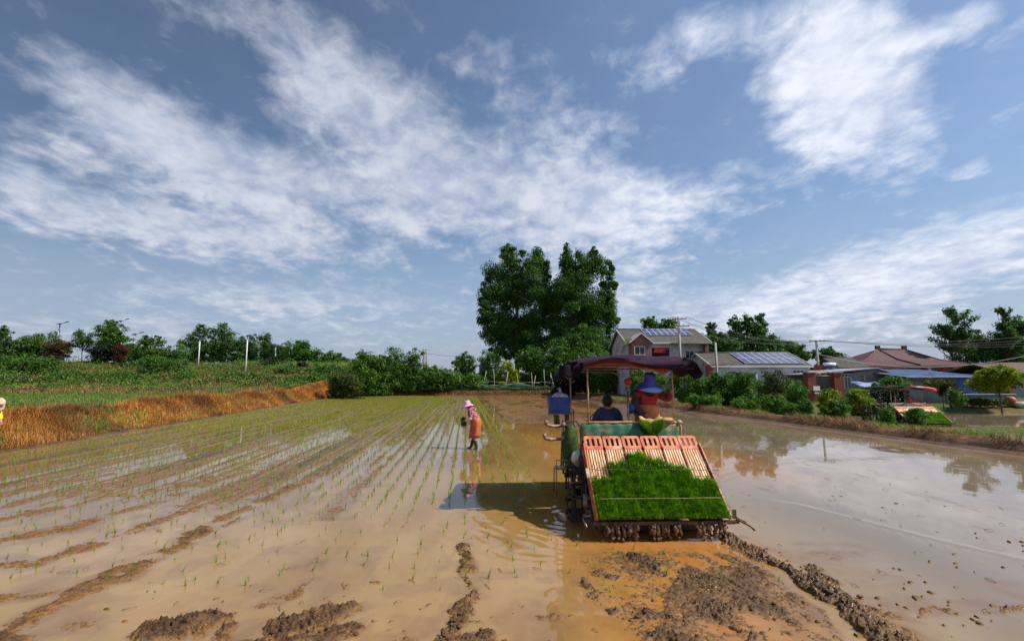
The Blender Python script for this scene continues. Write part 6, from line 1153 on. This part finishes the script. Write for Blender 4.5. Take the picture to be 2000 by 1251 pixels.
window(h, xpx(1640, Y0) + .15, xpx(1658, Y0), zpx(759, Y0), zpx(735, Y0), Y0 - .01, 2, True); wallbox(h, xpx(1680, Y0), xpx(1684, Y0), Y0 - .2, Y0 - .003, zpx(742, Y0), zpx(732, Y0), M_conc, 'vent_box')
q = MB()
for x_ in (1643, 1650, 1657): q.tube([(xpx(x_ + 4 * math.cos(t), 45.8), 45.8, zpx(734, 45.8) + .22 * abs(math.sin(t))) for t in np.linspace(0, math.pi, 8)], .03, 5)
rel(q.build('window_ornament', M_frame, h), h)
Yg = 44.5; g = bld('yard_gate', 'ornamental iron gate between two red brick pillars', 'gate', xpx(1604, Yg), Yg)
for a_, b_ in ((1570, 1586), (1621, 1637)): wallbox(g, xpx(a_, Yg), xpx(b_, Yg), Yg - .35, Yg + .35, -.1, zpx(728, Yg), M_brick, 'brick_pillar'); wallbox(g, xpx(a_, Yg) - .08, xpx(b_, Yg) + .08, Yg - .43, Yg + .43, zpx(728, Yg) + .002, zpx(726, Yg), M_conc, 'pillar_cap')
q = MB(); gx0, gx1 = xpx(1586, Yg), xpx(1621, Yg); zt_ = zpx(736, Yg)
for k in range(15): q.box((gx0 + (gx1 - gx0) * (k + .5) / 15, Yg, zt_ / 2 + .1), (.03, .03, zt_ - .2))
for z_ in (.3, 1.2, zt_ - .1): q.box(((gx0 + gx1) / 2, Yg - .035, z_), (gx1 - gx0, .03, .06))
rel(q.build('gate_bars', M_metal, g), g); q = MB(); cx = (gx0 + gx1) / 2; wd = (gx1 - gx0) * .62
for s_ in (-1, 1):
    q.tube([(cx + s_ * wd * (1 - t), Yg - .1, zpx(732, Yg) + .42 * math.sin(t * math.pi / 2)) for t in np.linspace(0, 1, 10)], .035, 5); q.tube([(cx + s_ * (wd * .5 + .3 * math.cos(t)), Yg - .1, zpx(733, Yg) + .12 + .14 * math.sin(t)) for t in np.linspace(0, 6.28, 12)], .025, 5)
q.tube([(cx - wd, Yg - .1, zpx(733.5, Yg)), (cx + wd, Yg - .1, zpx(733.5, Yg))], .035, 5); rel(q.build('gate_arch', mat('gilt_iron', (.45, .30, .14), (.55, .45, .30), 5, .4), g), g)
b = MB(); b.box((0, 0, 0), (.60, .06, .42)); b.build('notice_panel', mat('glossy_glare_white', (.85, .83, .80), None, 3, .12), loc=(xpx(1591, 44), 44.05, zpx(758, 44)), label='white panel hung on the iron gate, its sun glare painted white', cat='panel');  # white colour stands for sun glare on a reflective sign
b = MB(); b.box((0, 0, 0), (.5, .05, .14)); b.build('notice_panel', MATS['glossy_glare_white'], loc=(xpx(1592, 44), 44.05, zpx(767, 44)), label='narrow white strip hung below the glaring panel', cat='panel')
# low courtyard wall in front
w = bld('yard_wall', 'low pale rendered wall in front of the single-storey house', 'wall', xpx(1540, 43), 43); wallbox(w, xpx(1490, 43), xpx(1568, 43), 42.9, 43.15, 0, zpx(780, 43), M_conc)
# small grey roofed outbuilding with water heater
Yb = 56; h = bld('outbuilding', 'small outbuilding with weathered grey tile roof left of the red roof', 'outbuilding', xpx(1665, Yb), Yb + 2); wallbox(h, xpx(1640, Yb), xpx(1690, Yb), Yb, Yb + 5, 0, zpx(716, Yb), M_wallg)
gable_roof(h, xpx(1640, Yb), xpx(1690, Yb), Yb, Yb + 5, zpx(717, Yb), zpx(701, Yb + 2.5), M_rtile, .3)
Yb = 52; h = bld('water_heater', 'white solar water heater tank on a red brick base beside the utility pole', 'water heater', xpx(1616, Yb), Yb); wallbox(h, xpx(1604, Yb), xpx(1612, Yb), Yb, Yb + 1.5, 0, zpx(712, Yb), M_brick, 'brick_base')
q = MB(); q.tube([(xpx(1608, Yb), Yb, zpx(711, Yb)), (xpx(1630, Yb), Yb, zpx(711, Yb))], .19, 14); rel(q.build('tank', mat('glossy_white_tank', (.75, .76, .80), None, 3, .2), h), h); q = MB()
for k in range(14): q.tube([(xpx(1610, Yb) + k * .085, Yb - .05, zpx(713, Yb)), (xpx(1610, Yb) + k * .085, Yb - 1.0, zpx(727, Yb))], .028, 5)
rel(q.build('vacuum_tubes', M_glassb, h), h)
# hipped red roof house
Yh = 58; h = bld('village_house', 'wide white house under a dark red hipped roof', 'house', xpx(1780, Yh), Yh + 5); x0, x1 = xpx(1690, Yh), xpx(1886, Yh); ze = zpx(713, Yh); wallbox(h, x0, x1, Yh, Yh + 10, 0, ze, M_wallw)
a0, a1 = xpx(1655, Yh) , xpx(1896, Yh); r0, r1 = xpx(1716, 63), xpx(1768, 63); zr = zpx(682, 63); q = MB()
vs = [(a0, Yh - .9, ze - .05), (a1, Yh - .9, ze - .05), (a1, Yh + 11, ze - .05), (a0, Yh + 11, ze - .05), (r0, 63, zr), (r1, 63, zr)]; mid = lambda p, q_, s_: tuple((Vector(p) + Vector(q_)) / 2 - Vector((0, 0, s_)))
m1, m2, m3, m4 = mid(vs[0], vs[4], .35), mid(vs[1], vs[5], .35), mid(vs[2], vs[5], .35), mid(vs[3], vs[4], .35); vs += [m1, m2, m3, m4]
q.add(vs, [(0, 1, 7, 6), (6, 7, 5, 4), (1, 2, 8, 7), (7, 8, 5), (2, 3, 9, 8), (8, 9, 4, 5), (3, 0, 6, 9), (9, 6, 4), (3, 2, 1, 0)]); r = rel(q.build('roof', M_rred, h), h)
q = MB(); q.tube([vs[4], vs[5]], .16, 8); 
for p in (4, 5): q.box(Vector(vs[p]) + Vector((0, 0, .25)), (.55, .3, .5))
for a_, b_, c_ in ((0, 6, 4), (1, 7, 5)): q.tube([vs[a_], vs[b_], vs[c_]], .10, 6)
q.tube([(r0 + .35, Yh - .9, ze + .02), (r0 + .15, (Yh - .9 + 63) / 2, (ze - .05 + zr) / 2 - .30), (r0, 63, zr)], .12, 6); q.build('roof_ridge', M_rred, r)
q = MB(); q.box(((a0 + a1) / 2, Yh - .93, ze - .16), (a1 - a0, .1, .22)); q.build('roof_edge', mat('orange_brown_edge', (.28, .09, .06), None, 3, .7), r)
for px in (1804, 1837): b = MB(); b.ball((xpx(px, 57.5), 57.5, zpx(724, 57.5)), .30, 12, (1.1, 1, .8)); b.tube([(xpx(px, 57.5), 57.5, zpx(720, 57.5)), (xpx(px, 57.5), 57.5, ze)], .015, 4); rel(b.build('lantern', M_lant, h), h)
for px in (1812, 1866): wallbox(h, xpx(px - 3, 57.4), xpx(px + 3, 57.4), 57.3, 57.7, 0, ze - .1, M_frame, 'pillar')
wallbox(h, xpx(1770, Yh), xpx(1886, Yh), Yh - .03, Yh - .003, 0, ze - .1, mat('warm_plaster', (.42, .36, .32), (.34, .30, .27), 1.2, .85), 'porch_wall')
# blue shed
Yb = 43; h = bld('tin_shed', 'blue corrugated tin shed with pale blue roof', 'shed', xpx(1830, Yb), Yb + 3); q = MB(); a, b = xpx(1752, Yb), xpx(1902, Yb); q.prism([(Yb - .8, zpx(736.5, Yb)), (Yb + 6, zpx(736.5, Yb) + .75), (Yb + 6, zpx(736.5, Yb) + .80), (Yb - .8, zpx(736.5, Yb) + .05)], a, b, 0)
for k in range(24): q.box((a + (b - a) * (k + .5) / 24, Yb + 2.6, zpx(736.5, Yb) + .46), (.05, 6.7, .03), Matrix.Rotation(math.atan(.11), 3, 'X'))
rel(q.build('roof', M_bluetinl, h), h); wallbox(h, xpx(1760, Yb), xpx(1862, Yb), Yb + .2, Yb + 5, 0, zpx(738, Yb), M_wallg); q = MB()
for k in range(22): xx = xpx(1864, Yb) + k * (xpx(1899, Yb) - xpx(1864, Yb)) / 22; q.box((xx + .04, Yb, zpx(738, Yb) / 2), (.085, .10 if k % 2 else .03, zpx(738, Yb)))
rel(q.build('corrugated_wall', M_bluetin, h), h)
# teal panel wall with pale cap
Yt = 41; w = bld('panel_wall', 'teal panel wall with pale cap below the blue shed', 'wall', xpx(1900, Yt), Yt); wallbox(w, xpx(1840, Yt), xpx(1975, Yt), Yt, Yt + .12, 0, zpx(770, Yt), M_teal); wallbox(w, xpx(1840, Yt), xpx(1975, Yt), Yt - .05, Yt + .18, zpx(770, Yt) + .002, zpx(768.5, Yt), M_frame, 'wall_cap')
for k in range(5): wallbox(w, xpx(1840, Yt), xpx(1975, Yt), Yt - .02, Yt - .002, .25 + k * .2, .27 + k * .2, M_teal, 'rail')
# far right house
Yr = 50; h = bld('village_house', 'grey house with tiled eaves cut by the right edge', 'house', xpx(1995, Yr), Yr + 4); wallbox(h, xpx(1972, Yr), xpx(2080, Yr), Yr, Yr + 8, 0, zpx(728, Yr), M_wallg); gable_roof(h, xpx(1972, Yr), xpx(2080, Yr), Yr, Yr + 8, zpx(730, Yr), zpx(712, Yr + 4), mat('pinkish_tile', (.16, .10, .09), (.24, .17, .15), 2.5, .85, stretch=(1, 4, 1)), .4); window(h, xpx(1984, Yr), xpx(1998, Yr), zpx(760, Yr), zpx(738, Yr), Yr - .01, 2)
wallbox(h, xpx(1964, 44), xpx(1972, 44), 44, 44.5, 0, zpx(755, 44), M_brick, 'gate_post')
# grey lean-to roof behind the stick fence, left of the house
Yl = 84; h = bld('outbuilding', 'tiny dark shed roof behind the thicket beside the lone pole', 'outbuilding', xpx(945, Yl), Yl); wallbox(h, xpx(936, Yl), xpx(956, Yl), Yl, Yl + 3, 0, zpx(716, Yl), M_wallg); q = MB(); q.prism([(Yl - .4, zpx(716, Yl)), (Yl + 3.4, zpx(716, Yl) + .5), (Yl + 3.4, zpx(716, Yl) + .6), (Yl - .4, zpx(716, Yl) + .1)], xpx(934, Yl), xpx(958, Yl), 0); rel(q.build('roof', M_tin, h), h)
# ------------------------------------------------------------------ poles, wires, lamps
M_pole = mat('concrete_pole', (.30, .29, .27), (.40, .39, .36), 3, .85)
def pole(name, label, cat, px, ytop, Y, r=.14, arms=(), ybot=None, group=None):
    t = at(px, ytop, Y); z0 = tz(t.x, Y); root = empty(name, (t.x, Y, z0), label=label, cat=cat, group=group); q = MB(); q.tube([(0, 0, -.3), (0, 0, t.z - z0)], [r, r * .75], 10); q.build('pole_shaft', M_pole, root)
    for (dz, half) in arms:
        q = MB(); q.box((0, -r - .04, t.z - z0 - dz), (2 * half, .08, .08)); a = q.build('crossarm', M_metal, root)
        for s_ in (-1, -.45, .45, 1): q = MB(); q.lathe([(0, .16), (.04, .15), (.03, .10), (.05, .08), (.03, .04), (.05, .0), (0, 0)], (s_ * half * .94, -r - .04, t.z - z0 - dz + .04), 8); q.build('insulator', M_white, a)
    return root, t
UG = 'utility poles by the village'
p1, t1 = pole('utility_pole', 'tall concrete utility pole in front of the two-storey house', 'utility pole', 1325, 618, 46, .15, ((.25, .7), (.95, .95)), group=UG)
p2, t2 = pole('utility_pole', 'concrete utility pole with one crossarm left of the red hipped roof', 'utility pole', 1594, 664, 54, .15, ((.15, .9),), group=UG)
pole('post', 'short grey post rising behind the dike shrubs left of the solar roof', 'post', 1397, 669, 44, .13); pole('post', 'thin lone pole standing by the tiny dark shed behind the thicket', 'post', 943, 690, 88, .12)
pole('utility_pole', 'left one of the twin far poles above the thicket', 'utility pole', 828, 680, 170, .35, ((.5, 1.2), (2.0, 1.2)), group='far twin poles'); pole('utility_pole', 'right one of the twin far poles above the thicket', 'utility pole', 833.5, 681, 170, .35, ((.5, 1.2), (2.0, 1.2)), group='far twin poles')
M_wire = mat('black_wire', (.03, .03, .035), None, 3, .6)
def wire(a, b, sag, r, label, m=None, group='overhead wires'):
    q = MB(); a, b = Vector(a), Vector(b); q.tube([a.lerp(b, t) - Vector((0, 0, sag * 4 * t * (1 - t))) for t in np.linspace(0, 1, 17)], r, 5); q.build('overhead_wire', m or M_wire, label=label, cat='wire', group=group)
far1 = at(2150, 640, 60)
for k, (s_, dz) in enumerate(((-.66, .25), (.66, .25), (-.9, .95), (.9, .95))):
    wire(t1 + Vector((s_, -.2, -dz + .2)), t2 + Vector((s_ * .9, -.2, -.0 - k * .12)), .9, .018, ['upper left wire', 'upper right wire', 'lower left wire', 'lower right wire'][k] + ' from the tall pole to the crossarm pole')
for k, (py, yy) in enumerate(((638, 60), (648, 60), (655, 60), (662, 61))): wire(t2 + Vector((-.8 + .5 * k, -.2, -.05)), at(2160, py, yy), .9, .018, ['topmost', 'second', 'third', 'lowest'][k] + ' wire running right from the crossarm pole over the red roof')
wire(t2 + Vector((0, -.25, -1.6)), at(2150, 652, 44), 2.2, .045, 'thick pale cable sagging past the red roof to the right edge', mat('pale_cable', (.35, .36, .40), None, 3, .6)); wire(at(833, 689, 170), at(900, 695, 190), .4, .06, 'faint wire running right from the far twin poles')
M_lampw = mat('white_lamp_paint', (.72, .74, .78), (.60, .62, .66), 3, .5); M_lampd = mat('lamp_head_dark', (.05, .06, .08), None, 3, .5)
def lamp(label, px, ytop, ybase, Y, bend=1, tall=True, dark=False):
    t = at(px, ytop, Y); b = at(px, ybase, Y); z0 = min(b.z, tz(t.x, Y)); root = empty('street_lamp', (t.x, Y, z0), label=label, cat='street lamp', group='street lamps on the embankment'); H_ = t.z - z0; mt = M_lampd if dark else M_lampw
    q = MB(); q.tube([(0, 0, -.2), (0, 0, H_)], [.13, .09], 8); q.build('lamp_post', mt, root); q = MB(); q.tube([(0, 0, H_ - .1), (bend * .5, -.1, H_ + .25), (bend * 1.5, -.3, H_ + .5)], .05, 6); q.build('lamp_arm', mt, root)
    q = MB(); q.box((bend * 1.6, -.3, H_ + .53), (.8, .3, .10), Matrix.Rotation(-.3 * bend, 3, 'Y')); q.build('lamp_head', M_lampd, root); q = MB(); q.box((-.15 * bend, 0, H_ + .15), (.9, .6, .05), Matrix.Rotation(.5, 3, 'X')); q.build('solar_panel', M_glassb, root)
    q = MB(); q.box((.0, -.16, H_ * .82), (.16, .10, H_ * .2)); q.build('lamp_sign', M_lampw, root)
lamp('tall street lamp with curved arm above the brownish bush at the far left', 117, 634, 690, 95, 1, dark=True); lamp('white street lamp post in front of the peaked dark tree', 391, 661, 706, 90, -1); lamp('white street lamp post, tallest and nearest on the slope', 484, 657, 718, 84, -1)
lamp('short white lamp post right of the pointed tree', 539, 676, 696, 98, 1); lamp('last white lamp post beside the small end tree', 646, 686, 702, 110, -1); lamp('thin far lamp post between the reddish bush and the feathery tree', 264, 654, 690, 100, 1); lamp('partly hidden lamp right above the big round tree', 236, 628, 690, 104, 1)
q = MB(); q.tube([(0, 0, 0), (0, 0, 6)], .06, 5)
for k in range(6): q.tube([(0, 0, 2 + k * .7), (.3 * (-1) ** k, 0, 2.5 + k * .7)], .02, 4)
a = q.build('bare_sapling', M_bark, loc=(at(41, 690, 104).x, 104, 5.4), label='thin leafless trunk above the round bush, right one', cat='tree'); b = a.copy(); COL.objects.link(b); b.location.x = at(33, 690, 104).x; b.scale.z = .88; b['label'] = 'thin leafless trunk above the round bush, left one'
# ------------------------------------------------------------------ scooter and small things by the right yard
M_blk = mat('black_plastic', (.015, .018, .022), None, 3, .35)
sx, sy = xpx(1862, 33), 38.6; sx = xpx(1862, sy); sc = empty('scooter', (sx, sy, tz(sx, sy)), R(20), label='dark parked scooter by the far bank of the second paddy', cat='scooter')
for x_ in (-.62, .62):
    q = MB(); q.tube([(x_ + .22 * math.cos(t), 0, .26 + .22 * math.sin(t)) for t in np.linspace(0, 6.283, 19)], .055, 8, cap=False); w_ = q.build('wheel', M_blk, sc); q = MB(); q.tube([(x_, -.04, .26), (x_, .04, .26)], .13, 12); q.build('rim', M_alu, w_)
q = MB(); q.tube([(-.75, 0, .62), (-.35, 0, .62), (-.15, 0, .36), (.25, 0, .32), (.40, 0, .55), (.48, 0, .92)], [.13, .17, .12, .10, .12, .07], 10); q.box((.66, 0, .50), (.30, .16, .08)); q.build('body', mat('dark_teal_body', (.02, .05, .05), None, 3, .25), sc)
q = MB(); q.tube([(-.78, 0, .80), (-.5, 0, .82), (-.12, 0, .76)], [.08, .12, .09], 8); q.build('saddle', M_blk, sc); q = MB(); q.tube([(.42, -.30, 1.02), (.48, 0, .96), (.42, .30, 1.02)], .025, 6); q.build('handlebar', M_blk, sc); q = MB(); q.ball((.56, 0, .88), .08, 10); q.build('headlight', M_white, sc); q = MB(); q.sheet(lambda u, v: (.50 + .1 * u, -.2 + .4 * v, .95 + .35 * u), 4, 4); q.build('windshield', M_white, sc, solid=.01, recalc=False); sc.scale = (1.25,) * 3
def sack(px, Y, m, label, s_=.35, cat='sack', nm='sack'):
    x = xpx(px, Y); b = MB(); b.ball((0, 0, s_ * .45), s_, 12, (1.2, .8, .6), .08); b.build(nm, m, loc=(x, Y, tz(x, Y)), label=label, cat=cat)
sack(1985, 38.5, M_white, 'white sacks heap on the bank at the right edge', .5); sack(1972, 39, M_white, 'smaller white sack left of the heap at the right edge', .32)
x = xpx(1963, 39); q = MB(); q.lathe([(0, 0), (.34, 0), (.40, .5), (.30, .75), (.12, .85), (0, .85)], n=16); q.build('red_drum', mat('faded_red_drum', (.30, .05, .03), (.36, .12, .06), 4, .6), loc=(x, 39, tz(x, 39)), label='squat faded red drum standing near the white sacks', cat='drum')
x = xpx(1693, 41); q = MB(); q.sheet(lambda u, v: (-1.1 + 2.2 * u, -.8 + 1.6 * v, 1.9 - .7 * v * 0 - .5 * (1 - v) + .06 * math.sin(7 * u)), 10, 6); r_ = empty('covered_rack', (x, 41, tz(x, 41)), label='low rack under a blue and white sheet beside the shed', cat='rack'); q.build('blue_sheet', mat('blue_sheet', (.03, .09, .30), (.30, .36, .50), 2, .5), r_, solid=.01, recalc=False)
for sx_ in (-1, 1):
    for sy_ in (-.7, .7): q = MB(); q.tube([(sx_, sy_, 0), (sx_, sy_, 1.4 + .3 * (sy_ > 0))], .035, 6); q.build('leg', M_wood, r_)
